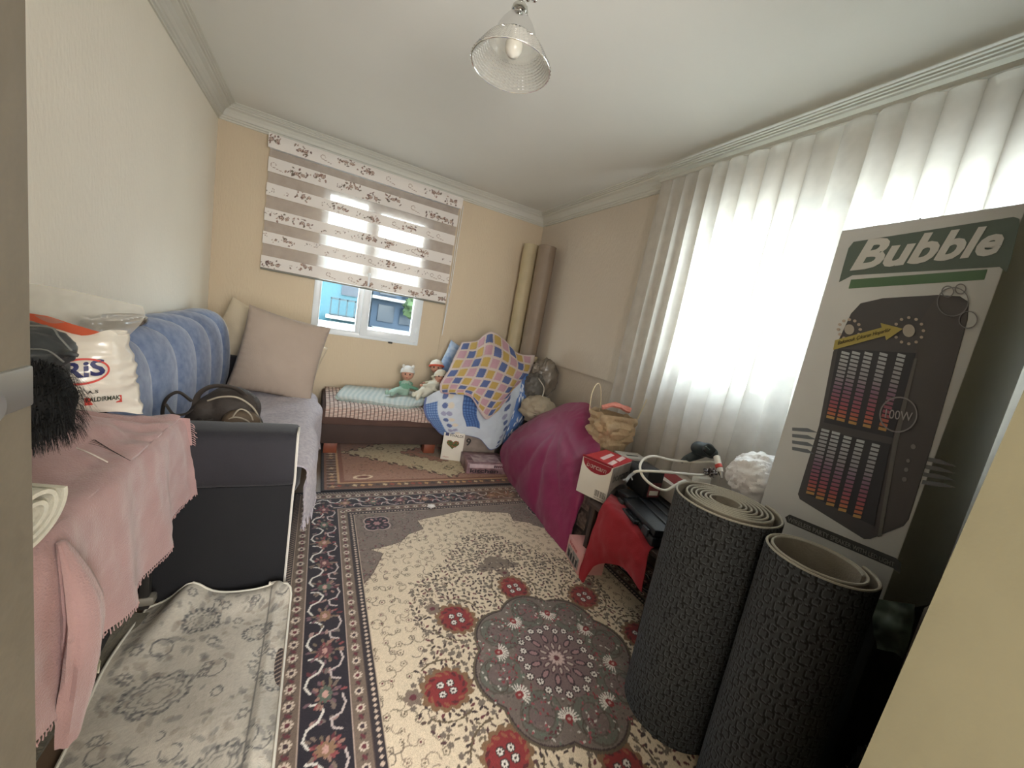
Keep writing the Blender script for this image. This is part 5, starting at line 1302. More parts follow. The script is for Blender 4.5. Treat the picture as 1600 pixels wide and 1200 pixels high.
# kraft paper bag with twisted handles
m_kraft = M('kraft_paper', c(178, 154, 122), .8, var=.15, vscale=10, bump=.9, bscale=22)
kc = np.array([1.745, 1.80, .0]); kb0 = .585
pb_ = thing('paper_bag', (kc[0], kc[1], kb0), 'crumpled brown paper bag with thin handles standing on the magenta cloth', 'bag')
def bag_ring(z_, w_, d_, yaw, jit, n_=72):
    out = []
    for k in range(n_):
        t = 2 * PI * k / n_; e = .42; x_ = math.copysign(abs(math.cos(t)) ** e, math.cos(t)) * w_ / 2; y_ = math.copysign(abs(math.sin(t)) ** e, math.sin(t)) * d_ / 2
        q = np.array([x_ * math.cos(yaw) - y_ * math.sin(yaw), x_ * math.sin(yaw) + y_ * math.cos(yaw), z_]) + np.array([kc[0], kc[1], 0])
        rr = noise.cell(Vector(q * 9)) if False else 0
        crz = (abs(fbm(q, 10, 2)) * 1.3 + abs(fbm(q + 3, 24, 2)) * .5 - .35)
        q[:2] += (np.array([x_, y_]) / (math.hypot(x_, y_) + 1e-6)) @ np.array([[math.cos(yaw), math.sin(yaw)], [-math.sin(yaw), math.cos(yaw)]]) * jit * crz
        out.append(q)
    return out
rings = []
for i in range(36):
    t = i / 35; rings.append(bag_ring(kb0 + .262 * t, .185 + .115 * t ** .55, .12 + .06 * math.sin(t * PI * .6), -.12, .034 * (.35 + math.sin(t * PI))))
V = np.array(rings); V[-1, :, 2] += [.014 * math.sin(k * .35) - .010 for k in range(72)]; V[:, :, 2] += np.where(V[:, :, 0] > kc[0], -.02, 0) * ((np.array(range(36)) / 35)[:, None]) * np.clip((V[:, :, 0] - kc[0]) / .13, 0, 1)
inn = V[::-1][:14].copy(); ctrx = np.array([kc[0], kc[1]]); inn[:, :, :2] = ctrx + (inn[:, :, :2] - ctrx) * .975
A = np.concatenate([V.reshape(-1, 3), inn.reshape(-1, 3)]); F = quadgrid(36 + 14, 72, False, True) + [list(range(72))[::-1]]
obj('bag_body', (A, F), m_kraft, pb_, sharp=28)
m_tw = M('twisted_paper_handle', c(206, 190, 158), .8)
obj('handle', tube(cr([P(921, 641, y=1.78), P(924, 618, y=1.78), P(930, 603, y=1.79), P(935, 599, y=1.80), P(938, 604, y=1.81), P(939, 622, y=1.83), P(937, 642, y=1.84)], 30), .003, 6), m_tw, pb_)
obj('handle', tube(cr([P(996, 655, y=1.75), P(1003, 640, y=1.75), P(1012, 622, y=1.76), P(1010, 634, y=1.79), P(1006, 655, y=1.80)], 24), .0036, 6), m_tw, pb_)
pk_ = wrinkle(patch([[P(944, 634, y=1.84), P(962, 630, y=1.86), P(984, 638, y=1.86)], [P(940, 634, y=1.80), P(962, 631, y=1.80), P(986, 639, y=1.80)], [P(942, 638, y=1.77), P(962, 636, y=1.77), P(984, 645, y=1.77)]], 20, 26), .008, 16, 2)
tag(obj('folded_fabric', shell(pk_, .012), M('coral_pink_fabric', c(212, 134, 118), .9, var=.2, vscale=16)), 'folded coral pink fabric showing at the mouth of the brown paper bag', 'fabric')

# ------------------------------------------------------------------ low table with the red cloth
lt = thing('low_table', (1.70, 1.15, 0), 'low dark table covered by the red cloth beside the rolled mats', 'table')
obj('tabletop', box2((1.40, .98, .385), (1.93, 1.50, .405), .003), m_brownd, lt)
for sx in (1.43, 1.90):
    for sy in (1.00, 1.46): obj('leg', box2((sx - .015, sy - .015, .012), (sx + .015, sy + .015, .386), .003), m_brownd, lt)
m_redc = M('red_cloth', c(138, 14, 28), .85, bump=.15, bscale=200, sheen=.2)
rows_ = [[P(955, 772, x=1.52), P(975, 790, x=1.50), P(1000, 815, x=1.48), P(1030, 850, x=1.46)],
         [P(946, 783, x=1.41), P(962, 800, x=1.40), P(985, 826, x=1.395), P(1015, 862, x=1.39)],
         [P(935, 803, x=1.385), P(952, 822, x=1.375), P(978, 850, x=1.37), P(1010, 885, x=1.37)],
         [P(920, 848, x=1.365), P(945, 845, x=1.365), P(974, 866, x=1.37), P(1008, 900, x=1.37)],
         [P(906, 892, x=1.36), P(936, 874, x=1.37), P(972, 880, x=1.38), P(1005, 915, x=1.37)],
         [P(906, 924, x=1.35), P(928, 885, x=1.375), P(970, 886, x=1.385), P(1004, 925, x=1.37)]]
G = wrinkle(patch(rows_, 60, 60), .008, 8, 7); G[..., 2] = np.maximum(G[..., 2], .015); G[:10, :, 2] = np.maximum(G[:10, :, 2], .412)
obj('red_cloth', shell(G, .003), m_redc, label='bright red cloth hanging over the edge of the low table beside the mats', cat='cloth')
# black tool case
m_case = M('black_case_plastic', c(30, 32, 36), .4, var=.1, bump=.1, bscale=90)
Rc = rotm(0, 0, -.309); co = np.array([1.402, 1.045, .413])
def cs(x_, y_, z_): return co + Rc @ np.array([x_, y_, z_])
tcase = thing('tool_case', co, 'black plastic tool case lying on the red cloth with raised latches', 'case')
obj('case_base', box(cs(.16, .215, .022), (.32, .43, .044), .008, Rc), m_case, tcase); obj('case_lid', box(cs(.16, .215, .063), (.31, .42, .036), .012, Rc), m_case, tcase)
for q in (.06, .33): obj('latch', box(cs(-.004, q, .045), (.014, .05, .038), .004, Rc), M('latch_grey', c(52, 54, 58), .35), tcase)
obj('handle', join(box(cs(-.018, .20, .040), (.014, .13, .016), .005, Rc), box(cs(-.008, .14, .040), (.03, .014, .016), .003, Rc), box(cs(-.008, .26, .040), (.03, .014, .016), .003, Rc)), m_case, tcase)
for k in range(3): obj('lid_rib', box(cs(.10 + .06 * k, .215, .084), (.02, .34, .008), .003, Rc), m_case, tcase)
obj('lid_pocket', ellipsoid(cs(.05, .36, .085), (.05, .045, .012), 8, 16, e=.5), m_case, tcase)
# black upright box
bb, fc = obox('black_box', 'upright black box standing on the tool case', (1.60, 1.31, .502), -.183, .10, .16, .150, M('black_card', c(28, 28, 30), .5))
obj('label_panel', fpoly(fc('front'), [(.02, .01), (.095, .01), (.095, .09), (.02, .09)]), M('maroon_label', c(110, 54, 56), .5), bb)
obj('label_patch', fpoly(fc('front'), [(.03, .02), (.085, .02), (.085, .045), (.03, .045)], .002), m_wcard, bb)
# stacked boxes left of the table
jb, fc = obox('jar_box', 'dark printed carton of glass jars standing under the white glassware box', (1.50, 1.56, .012), .06, .24, .20, .395, M('dark_print_card', c(62, 54, 52), .5, var=.3, vscale=20, col2=c(36, 30, 32)))
fl_ = fc('left')
for a_ in range(3):
    for b_ in range(2):
        x_, y_ = .02 + .09 * b_, .03 + .12 * a_; jarp = [(x_, y_), (x_ + .07, y_), (x_ + .072, y_ + .07), (x_ + .055, y_ + .085), (x_ + .055, y_ + .10), (x_ + .015, y_ + .10), (x_ + .015, y_ + .085), (x_ - .002, y_ + .07)]
        obj('jar_picture', fpoly(fl_, jarp), M('jar_print', c(124, 108, 100), .4, var=.4, vscale=50, col2=c(70, 62, 58)), jb)
pbx, fc = obox('picture_box', 'small pink edged box with a printed picture on the rug beside the red cloth', (1.36, 1.41, .012), -.244, .15, .185, .13, M('pink_card', c(206, 150, 146), .6, var=.1))
obj('picture', fpoly(fc('left'), [(.015, .012), (.17, .012), (.17, .085), (.015, .085)]), M('teal_picture_print', c(96, 104, 104), .5, var=.5, vscale=40, col2=c(180, 160, 150)), pbx)
for k in range(4): obj('picture_mark', fpoly(fc('left'), [(.03 + .035 * k, .02), (.05 + .035 * k, .02), (.05 + .035 * k, .06), (.03 + .035 * k, .06)], .002), m_blk, pbx)
obj('lettering', ftext(fc('left'), 'home', .03, .094, .10, .022), M('red_letters', c(150, 50, 54), .5), pbx)
# borcam box
yb2 = .37; bo = np.array([1.462, 1.43, .412])
br, fc = obox('glassware_box', 'white and red lettered glassware box standing above the dark jar carton', bo, yb2, .27, .188, .212, m_wcard)
fl_, ff, ft_ = fc('left'), fc('front'), fc('top')
m_dred = M('dark_red_print', c(140, 30, 44), .5)
arcp = [(.004, .208)] + [(.094 + .088 * math.cos(t), .205 - .062 * math.sin(t)) for t in np.linspace(PI, 0, 20)] + [(.184, .208)]
obj('red_arc', fpoly(fl_, arcp), m_dred, br); obj('lettering', ftext(fl_, 'borcam', .032, .165, .125, .030, bold=.02, shear=.1), m_wcard, br)
bars = [fpoly(fl_, [(.115 + .0048 * k, .022), (.115 + .0048 * k + (.0028 if k % 3 else .0016), .022), (.115 + .0048 * k + (.0028 if k % 3 else .0016), .058), (.115 + .0048 * k, .058)]) for k in range(14) if k != 6]
obj('barcode', join(*bars), M('grey_ink', c(110, 104, 100), .6), br, kind='stuff')
obj('small_print', join(*[fpoly(fl_, [(.115, .010 + .004 * k), (.175, .010 + .004 * k), (.175, .0115 + .004 * k), (.115, .0115 + .004 * k)]) for k in range(2)]), M('grey_ink2', c(130, 124, 118), .6), br, kind='stuff')
obj('grey_side', fpoly(ff, [(.004, .004), (.266, .004), (.266, .208), (.004, .208)]), M('grey_picture_print', c(150, 138, 128), .5, var=.3, vscale=16), br)
obj('lettering', ftext(ff, 'borcam', .030, .120, .20, .050, bold=.03), m_blk, br)
obj('glass_picture', fpoly(ff, [(.03 + .1 * (1 + math.cos(t)), .05 + .035 * math.sin(t)) for t in np.linspace(0, 2 * PI, 24, endpoint=False)], .002), M('glass_print', c(104, 96, 92), .3, var=.4, vscale=30), br)
obj('red_lid', fpoly(ft_, [(.0, .0), (.27, .0), (.27, .188), (.0, .188)], .002), M('red_gloss_print', c(184, 44, 58), .3), br)
for a_ in ((.02, .02, .12, .05), (.06, .09, .22, .12), (.14, .03, .25, .06)): obj('pale_streak', fpoly(ft_, [(a_[0], a_[1]), (a_[2], a_[1] + .012), (a_[2] + .01, a_[3] + .012), (a_[0] + .01, a_[3])], .003), M('pale_gloss_print', c(226, 200, 198), .3), br)
obj('lid_flap', box(bo + rotm(0, 0, yb2) @ np.array([-.003, .094, .218]), (.006, .188, .014), .001, rotm(0, -.4, yb2)), m_dred, br)
# further cartons behind
g1, fc = obox('appliance_box', 'small pale grey box lying between the paper bag and the red lidded glassware box', (1.70, 1.60, .56), -.25, .17, .12, .055, M('pale_grey_card', c(190, 186, 178), .6))
obj('slot', fpoly(fc('top'), [(.05, .045), (.13, .045), (.13, .058), (.05, .058)], .0015), m_blk, g1)
sp0 = thing('carton_box', (1.83, 1.62, 0), 'plain brown carton behind the glassware box carrying the pale grey box', 'box'); obj('carton', box2((1.70, 1.545, .012), (1.95, 1.775, .555), .003), M('brown_card', c(140, 112, 84), .8), sp0)
wr_, fc = obox('flat_carton', 'flat white and red printed carton behind the black upright box', (1.72, 1.22, .507), -.20, .24, .26, .09, M('white_gloss_card', c(206, 198, 188), .35, var=.15, vscale=10))
obj('red_panel', fpoly(fc('top'), [(.03, .03), (.13, .03), (.16, .22), (.05, .22)], .0015), M('dull_red_print', c(150, 50, 56), .35), wr_); obj('red_panel', fpoly(fc('front'), [(.02, .015), (.10, .015), (.10, .075), (.02, .075)], .0015), M('maroon_print', c(120, 44, 52), .4), wr_)
un = thing('carton_box', (1.84, 1.2, .405), 'plain dark carton under the flat white and red carton', 'box'); obj('carton', box2((1.74, 1.12, .407), (1.92, 1.44, .505), .003), M('dark_card', c(70, 60, 56), .8), un)
# mains adapter, its white cable, black headset, tube
m_wpl = M('white_plastic', c(222, 218, 208), .4)
ad = P(1096, 750, y=1.17); adt = thing('power_adapter', ad, 'white power adapter block with a thick white cable behind the rolled mats', 'adapter')
obj('adapter_block', box(ad, (.085, .05, .045), .010, rotm(0, 0, -.15), 3), m_wpl, adt)
cpts = [P(1070, 752, y=1.14), P(1055, 758, y=1.12), P(1040, 766, y=1.12), P(1022, 760, y=1.14), P(1005, 745, y=1.18), P(1000, 728, y=1.24), P(1008, 716, y=1.28), P(1024, 713, y=1.30), P(1050, 719, y=1.28), P(1085, 722, y=1.24), P(1112, 722, y=1.18), P(1126, 728, y=1.14), P(1122, 736, y=1.12), P(1100, 742, y=1.10), P(1066, 740, y=1.12), P(1030, 737, y=1.16), P(1000, 736, y=1.20), P(990, 738, y=1.22)]
cb_ = obj('cable', tube(cr(cpts, 150), .0062, 8), m_wpl, adt)
obj('strain_relief', tube(cr([P(1070, 752, y=1.14), P(1060, 756, y=1.13)], 4), .010, 8), m_wpl, adt)
obj('plug', join(tube(cr([P(992, 738, y=1.22), P(984, 744, y=1.22), P(978, 752, y=1.21)], 10), .007, 8), tube([P(985, 742, y=1.22), P(988, 750, y=1.21)], .0035, 6), tube([P(980, 748, y=1.22), P(974, 750, y=1.21)], .0035, 6)), M('grey_connector', c(150, 152, 156), .4), adt)
hd = thing('headset', P(1092, 706, y=1.25), 'dark green grey moulded headset resting behind the white adapter', 'headset')
m_hs = M('dark_slate_plastic', c(52, 60, 62), .5, bump=.1, bscale=60)
hb_, _c = fuse([ball(P(1103, 703, y=1.22), (.055, .035, .040)), ball(P(1092, 700, y=1.24), (.05, .035, .036)), ball(P(1112, 708, y=1.20), (.035, .03, .03)), cap(P(1076, 716, y=1.26), P(1095, 708, y=1.25), .022, .03)], .006, 3)
obj('shell_body', hb_, m_hs, hd); obj('visor_panel', ellipsoid(P(1108, 703, y=1.175), (.034, .010, .026), 10, 20, e=.5, R=rotm(.1, .5, -.3)), M('visor_inset', c(34, 42, 42), .3), hd)
obj('visor_slot', box(P(1106, 700, y=1.166), (.034, .004, .003), .001, rotm(.1, .5, -.3)), M('slot_grey', c(90, 104, 104), .4), hd)
obj('strap', tube(cr([P(1064, 722, y=1.27), P(1072, 714, y=1.27), P(1082, 710, y=1.26)], 10), .012, 8, flat=.5), m_hs, hd)
tu = thing('ointment_tube', P(1123, 730, y=1.10), 'white tube with a red stripe and dark cap end beside the adapter', 'tube')
obj('tube_body', tube([P(1120, 714, y=1.12), P(1126, 738, y=1.06)], .016, 12, r2=.013), m_wpl, tu); obj('red_stripe', tube([P(1122, 726, y=1.088), P(1124, 731, y=1.076)], .0165, 12), m_redp, tu)
obj('cap', tube([P(1126, 738, y=1.06), P(1128, 748, y=1.04)], .012, 12, r2=.006), m_chrome, tu)
tag(obj('foil_wrapper', ellipsoid(P(1110, 738, y=1.09), (.032, .022, .016), 14, 18, amp=.8, ns=3), M('crinkled_foil', c(120, 112, 112), .2, metal=.6)), 'crinkled silver foil wrapper between the adapter and the tube', 'wrapper')
# things below the adapter and the white bag
cx_ = thing('carton_box', (1.72, .98, .405), 'cream carton under the white plastic bag behind the rolled mats', 'box'); obj('carton', box2((1.60, .80, .012), (1.92, .965, .615), .004), M('cream_card', c(176, 164, 146), .7, var=.15), cx_)
wb = thing('carrier_bag', P(1180, 750, x=1.72), 'white crinkled carrier bag squeezed between curtain and speaker carton', 'bag')
obj('bag_body', ellipsoid(P(1188, 748, x=1.75), (.145, .12, .110), 56, 80, amp=.11, ns=3.8, fn=gather((-.2, -.5, .8), .05)), M('white_carrier_film', c(240, 238, 238), .3, var=.08, bump=.6, bscale=30, coat=.3), wb)

# ------------------------------------------------------------------ rolled mats
m_matin = M('mat_backing', c(150, 142, 130), .95, var=.2, vscale=18, bump=.3, bscale=200)
m_matout = M('patterned_mat_pile', (1, 1, 1), .95, vc=True, bump=.2, bscale=300)
m_edge = M('pale_mat_edge', c(176, 172, 160), .85, bump=.3, bscale=200)
def mat_roll(label, ctr, r_out, r_in, turns, h_, ctr_in, ph, squash=1.0, gap=.02):
    t_ = thing('rolled_mat', (ctr[0], ctr[1], 0), label, 'mat', )
    n_ = int(64 * turns); sp = []
    for k in range(n_ + 1):
        t = k / n_; a_ = 2 * PI * turns * t + ph
        # the inner coils sit tight, the last turn is loose
        tl_ = max(0, (t * turns - (turns - 1.15)) / 1.15); rr = r_in + (r_out - gap - r_in) * (t * turns / (turns)) + gap * tl_ ** 1.2
        w_ = min(1, tl_ * 1.0); cx, cy = ctr_in[0] + (ctr[0] - ctr_in[0]) * w_, ctr_in[1] + (ctr[1] - ctr_in[1]) * w_
        sp.append(np.array([cx + rr * math.cos(a_), cy + rr * squash * math.sin(a_)]))
    sp = np.array(sp); last = n_ - int(64 * 1.02)
    zs = np.linspace(.013, h_, 5)
    if last > 2:
        G_ = np.array([[(x_, y_, z_) for z_ in zs] for x_, y_ in sp[:last + 3]]); obj('inner_coil', shell(G_, .007), m_matin, t_)
    outer = cr(np.c_[sp[last:], np.zeros(len(sp) - last)], 380)[:, :2]; L_ = np.r_[0, np.cumsum(np.linalg.norm(np.diff(outer, axis=0), axis=1))]
    nz = 260; zz = np.linspace(.013, h_, nz); G_ = np.zeros((380, nz, 3)); G_[..., 0] = outer[:, 0:1]; G_[..., 1] = outer[:, 1:2]; G_[..., 2] = zz
    S_, Z_ = np.meshgrid(zz, L_); p = Paint(S_, Z_, c(58, 61, 65)); r = random.Random(3)    # xs = height, ys = length
    stp = .030
    for a_ in range(int(L_[-1] / stp) + 1):
        for b_ in range(int(h_ / stp) + 1):
            x_, y_ = b_ * stp + .010, a_ * stp + (.5 * stp if b_ % 2 else 0); s = (.0125, .0088, .0105)[(a_ + b_) % 3]
            pts = [(x_ + s * 1.25 * math.copysign(abs(math.cos(t)) ** .55, math.cos(t)) * .8 + .35 * s * math.sin(t), y_ + s * math.copysign(abs(math.sin(t)) ** .55, math.sin(t)) * .9) for t in np.linspace(0, 2 * PI, 14)]
            p.line(pts, .0046, c(20, 20, 22)); p.line([(q_[0] + .0034, q_[1] + .003) for q_ in pts], .0018, c(84, 88, 92))
    Nn = normals(G_); cen = np.array([ctr[0], ctr[1], 0]); 
    sgn = 1 if (Nn[100, 50] @ (G_[100, 50] * [1, 1, 0] - cen)) > 0 else -1
    if sgn < 0: G_ = G_[:, ::-1].copy(); Cp = p.C[:, ::-1].copy()
    else: Cp = p.C
    back = np.ones_like(Cp).reshape(-1, 3) * c(140, 132, 120)
    obj('patterned_face', shell(G_, .008), m_matout, t_, vcol=np.concatenate([Cp.reshape(-1, 3), back]), sharp=180)
    obj('edge_binding', tube([(x_, y_, h_ + .001) for x_, y_ in sp[::2]], .0034, 6), m_edge, t_)
    return t_
mat_roll('tightly rolled charcoal mat with coiled pale edges, the far one of the two', (1.255, .713), .176, .042, 7.2, .82, (1.270, .706), -1.56, gap=.026)
mat_roll('loosely rolled charcoal mat with a wide hollow core, the near one of the two', (1.200, .408), .124, .094, 2.1, .82, (1.202, .411), -1.1, gap=.014)

# ------------------------------------------------------------------ speaker carton
yaw = -.109; so = np.array([1.55, .353, .62]); sw, sd, sh = .32, .411, 1.186
Rz = rotm(0, 0, yaw); Ui = Rz @ [1, 0, 0]; Uj = Rz @ [0, 1, 0]; KZ = np.array([0, 0, 1.0])
sc_ = thing('speaker_carton', so, 'tall grey party speaker carton with large bubble lettering standing behind the rolled mats', 'box')
obj('carton', box(so + Ui * sw / 2 + Uj * sd / 2 + KZ * sh / 2, (sw, sd, sh), .004, Rz), M('grey_white_carton', c(222, 223, 222), .6, var=.06, vscale=4, bump=.1, bscale=8), sc_)
obj('lid_seam', box(so + Ui * sw / 2 + Uj * sd / 2 + KZ * (sh + .001), (sw, .004, .002), 0, Rz), M('seam_tape', c(140, 130, 110), .4), sc_, smooth=False)
def on_face(px_, py_):
    d = RM.T @ np.array([(px_ - 800) / FPX, (py_ - 600) / FPX, 1.0]); t = ((so - EYE) @ Ui) / (d @ Ui); return EYE + t * d
def face_poly(pts, th=.0010, off=0.0):
    n_ = len(pts); A = np.array([on_face(*q) for q in pts]); B_ = A - Ui * (off + th); A = A - Ui * (off)
    return np.concatenate([B_, A]), [list(range(n_))] + [[i, i + n_, (i + 1) % n_ + n_, (i + 1) % n_] for i in range(n_)]
def face_ring(cx, cy, a_, b_, w_, off=0.0, n_=30, rot=-.2):
    q = []; ct, st = math.cos(rot), math.sin(rot); P2 = lambda an, s: (cx + (a_ - w_ * s) * math.cos(an) * ct - (b_ - w_ * s) * math.sin(an) * st, cy + (a_ - w_ * s) * math.cos(an) * st + (b_ - w_ * s) * math.sin(an) * ct)
    return join(*[face_poly([P2(2 * PI * k / n_, 0), P2(2 * PI * (k + 1) / n_, 0), P2(2 * PI * (k + 1) / n_, 1), P2(2 * PI * k / n_, 1)], .0008, off) for k in range(n_)])
def face_disc(cx, cy, a_, b_, off=0.0, n_=20): return face_poly([(cx + a_ * math.cos(2 * PI * k / n_), cy + b_ * math.sin(2 * PI * k / n_)) for k in range(n_)], .0008, off)
def face_text(s, o_, u_, v_, off=.0015, shear=0, bold=0.0, th=.0008):
    V, F = text_mesh(s, 1.0, shear, .5, bold); x_ = V[:, 0] / V[:, 0].max(); y_ = V[:, 1] / V[:, 1].max()
    return np.array([on_face(o_[0] + a_ * u_[0] + b_ * v_[0], o_[1] + a_ * u_[1] + b_ * v_[1]) - Ui * (off + (th if z_ > 0 else 0)) for a_, b_, z_ in zip(x_, y_, V[:, 2])]), F
def bw(n_, r_, g_, b_): return M(n_, c(r_, g_, b_), .5)
obj('logo_banner', face_poly([(1311, 441), (1318, 415), (1326, 388), (1334, 378), (1584, 339), (1593, 342), (1593, 352), (1580, 405), (1573, 426), (1562, 417), (1332, 430)]), bw('banner_print', 98, 112, 104), sc_)
obj('green_strip', face_poly([(1326, 451), (1330, 437), (1543, 421), (1538, 437)]), bw('green_print', 92, 124, 92), sc_)
obj('lettering', face_text('Bubble', (1328, 424), (234, -26), (14, -48), shear=.25, bold=.035), bw('logo_letter_print', 222, 222, 218), sc_)
spk = obj('speaker_picture', face_poly([(1330, 490), (1345, 474), (1380, 466), (1465, 461), (1500, 463), (1514, 472), (1512, 500), (1490, 580), (1455, 700), (1420, 812), (1412, 822), (1360, 842), (1350, 842), (1250, 780), (1247, 772), (1280, 665), (1302, 550)]), bw('speaker_body_print', 84, 82, 84), sc_)
obj('side_shade', face_poly([(1440, 500), (1465, 462), (1500, 464), (1513, 474), (1511, 500), (1490, 580), (1455, 700), (1418, 814), (1366, 839), (1395, 690), (1420, 600)], .0008, .001), bw('speaker_side_print', 90, 86, 86), spk)
obj('edge_highlight', face_poly([(1428, 560), (1434, 560), (1404, 690), (1378, 838), (1372, 839), (1396, 690)], .0008, .002), bw('highlight_print', 112, 108, 106), spk)
obj('upper_grille', face_poly([(1310, 545), (1432, 552), (1395, 684), (1288, 660)], .0008, .002), bw('grille_print', 62, 62, 68), spk)
obj('lower_grille', face_poly([(1282, 672), (1392, 694), (1366, 822), (1262, 772)], .0008, .002), bw('grille_print_b', 62, 62, 68), spk)
def led(t0, b0, w_):
    parts = []; cols = []
    for k in range(18):
        f0, f1 = k / 18, (k + .68) / 18; a_ = (t0[0] + (b0[0] - t0[0]) * f0, t0[1] + (b0[1] - t0[1]) * f0); b_ = (t0[0] + (b0[0] - t0[0]) * f1, t0[1] + (b0[1] - t0[1]) * f1)
        q = face_poly([(a_[0] - w_, a_[1] - w_ * .25), (a_[0] + w_, a_[1] + w_ * .25), (b_[0] + w_, b_[1] + w_ * .25), (b_[0] - w_, b_[1] - w_ * .25)], .0006, .003); parts.append(q)
        stops = [(0, (196, 202, 206)), (.35, (164, 162, 170)), (.55, (146, 112, 136)), (.80, (176, 96, 110)), (.93, (204, 118, 92)), (1.0, (200, 156, 98))]
        for (s0, c0), (s1, c1) in zip(stops[:-1], stops[1:]):
            if s0 <= k / 17 <= s1: w2 = (k / 17 - s0) / (s1 - s0); col_ = c(*[c0[z] * (1 - w2) + c1[z] * w2 for z in range(3)])
        cols += [col_] * len(q[0])
    return join(*parts), cols
m_led = M('led_print', (1, 1, 1), .5, vc=True)
h2 = lambda x_, y_: (1180 + x_ * .5, 300 + y_ * .5)
for a_, b_ in (((285, 500), (235, 712)), ((318, 500), (267, 720)), ((357, 502), (304, 730)), ((404, 504), (349, 740)), ((460, 507), (397, 750))) + (((222, 742), (172, 948)), ((255, 750), (202, 964)), ((292, 764), (234, 984)), ((332, 775), (272, 1002)), ((380, 788), (318, 1022))):
    vf, cl = led(h2(*a_), h2(*b_), 6.2); obj('led_column', vf, m_led, spk, smooth=False, vcol=cl, kind='stuff')
for cx, cy, rr in ((1421, 517, 10), (1328, 515, 8)):
    fl2 = obj('bubble_nozzle', face_disc(cx, cy, rr * .95, rr, .003), bw('nozzle_print', 188, 180, 168), spk)
obj('nozzle_lights', join(*[face_disc(cx + rr * 1.9 * math.cos(t), cy + rr * 1.7 * math.sin(t), 2.8, 2.3, .003, 8) for cx, cy, rr in ((1421, 517, 12), (1328, 515, 9)) for t in np.linspace(0, 2 * PI, 12, endpoint=False)]), bw('nozzle_light_print', 190, 174, 160), spk, kind='stuff')
obj('arrow', face_poly([(1303, 547), (1306, 532), (1379, 512), (1377, 505), (1412, 514), (1386, 532), (1384, 525)], .0008, .004), bw('yellow_print', 184, 168, 92), spk)
obj('lettering', face_text('Baloncuk Çıkaran Hoparlör', (1310, 541), (82, -21), (2, -8), .0055), bw('olive_letters', 70, 66, 40), spk)
obj('power_badge', face_ring(1405, 648, 30, 28, 2.2, .004), bw('badge_print', 150, 146, 146), spk)
obj('lettering', face_text('100W', (1384, 653), (42, 6), (2, -14), .005), bw('badge_letters', 176, 172, 172), spk)
for cx, cy, rr in ((1428, 698, 4), (1420, 720, 3), (1417, 734, 3.4), (1414, 749, 3.8)): obj('knob_picture', face_disc(cx, cy, rr, rr, .003, 12), bw('knob_print', 140, 136, 134), spk)
for cx, cy, a_ in ((1490, 472, 25), (1502, 452, 9), (1482, 456, 10), (1514, 500, 15)): obj('bubble_picture', face_ring(cx, cy, a_, a_ * .92, 1.6, .004), bw('bubble_print', 132, 130, 132), spk)
for k in range(4):
    obj('sound_wave', face_poly([(1238 + k * 0, 668 + 10 * k), (1262, 669 + 11 * k), (1278 - k * 2, 676 + 11 * k), (1262, 675 + 11 * k), (1238, 673 + 10 * k)]), bw('wave_print', 120, 126, 134), sc_)
    obj('sound_wave', face_poly([(1448 - 2 * k, 714 + 12 * k), (1470, 718 + 12 * k), (1494, 729 + 11 * k), (1470, 725 + 12 * k), (1446 - 2 * k, 720 + 12 * k)]), bw('wave_print_b', 116, 116, 118), sc_)
obj('caption_strip', face_poly([(1227, 808), (1234, 804), (1400, 872), (1409, 880), (1406, 897), (1396, 888), (1230, 816)]), bw('caption_print', 72, 72, 70), sc_)
obj('lettering', face_text('WIRELESS PARTY SPEAKER WITH LED LIGHT', (1231, 814), (166, 72), (1, -7)), bw('caption_letters', 150, 148, 144), sc_)
# crate under the speaker carton, green film and black bag beside it
cr1 = thing('storage_crate', (1.75, .56, 0), 'dark plastic crate carrying the speaker carton', 'crate')
obj('crate_body', box2((1.56, .34, .012), (1.93, .76, .60), .01), M('dark_crate_plastic', c(50, 52, 52), .6), cr1); obj('crate_rim', box2((1.545, .33, .595), (1.945, .77, .618), .004), M('dark_crate_plastic_b', c(44, 46, 46), .6), cr1)
G = wrinkle(patch([[P(1365, 935, x=1.54), P(1400, 940, x=1.54), P(1430, 945, x=1.54)], [P(1365, 975, x=1.53), P(1400, 980, x=1.52), P(1425, 985, x=1.53)], [P(1368, 1015, x=1.54), P(1396, 1020, x=1.53), P(1410, 1030, x=1.54)]], 30, 30), .016, 12, 4)
tag(obj('plastic_film', shell(G, .004), M('green_grey_film', c(96, 110, 98), .35, var=.5, vscale=14, col2=c(52, 60, 54))), 'crumpled green grey plastic film below the speaker carton beside the near mat', 'film')
tag(obj('bin_bag', ellipsoid((1.46, .20, .20), (.10, .08, .19), 24, 32, amp=.3, ns=3), M('black_bin_bag', c(14, 14, 15), .35, bump=.4, bscale=30)), 'black bin bag low down between the near mat and the doorway wall', 'bag')

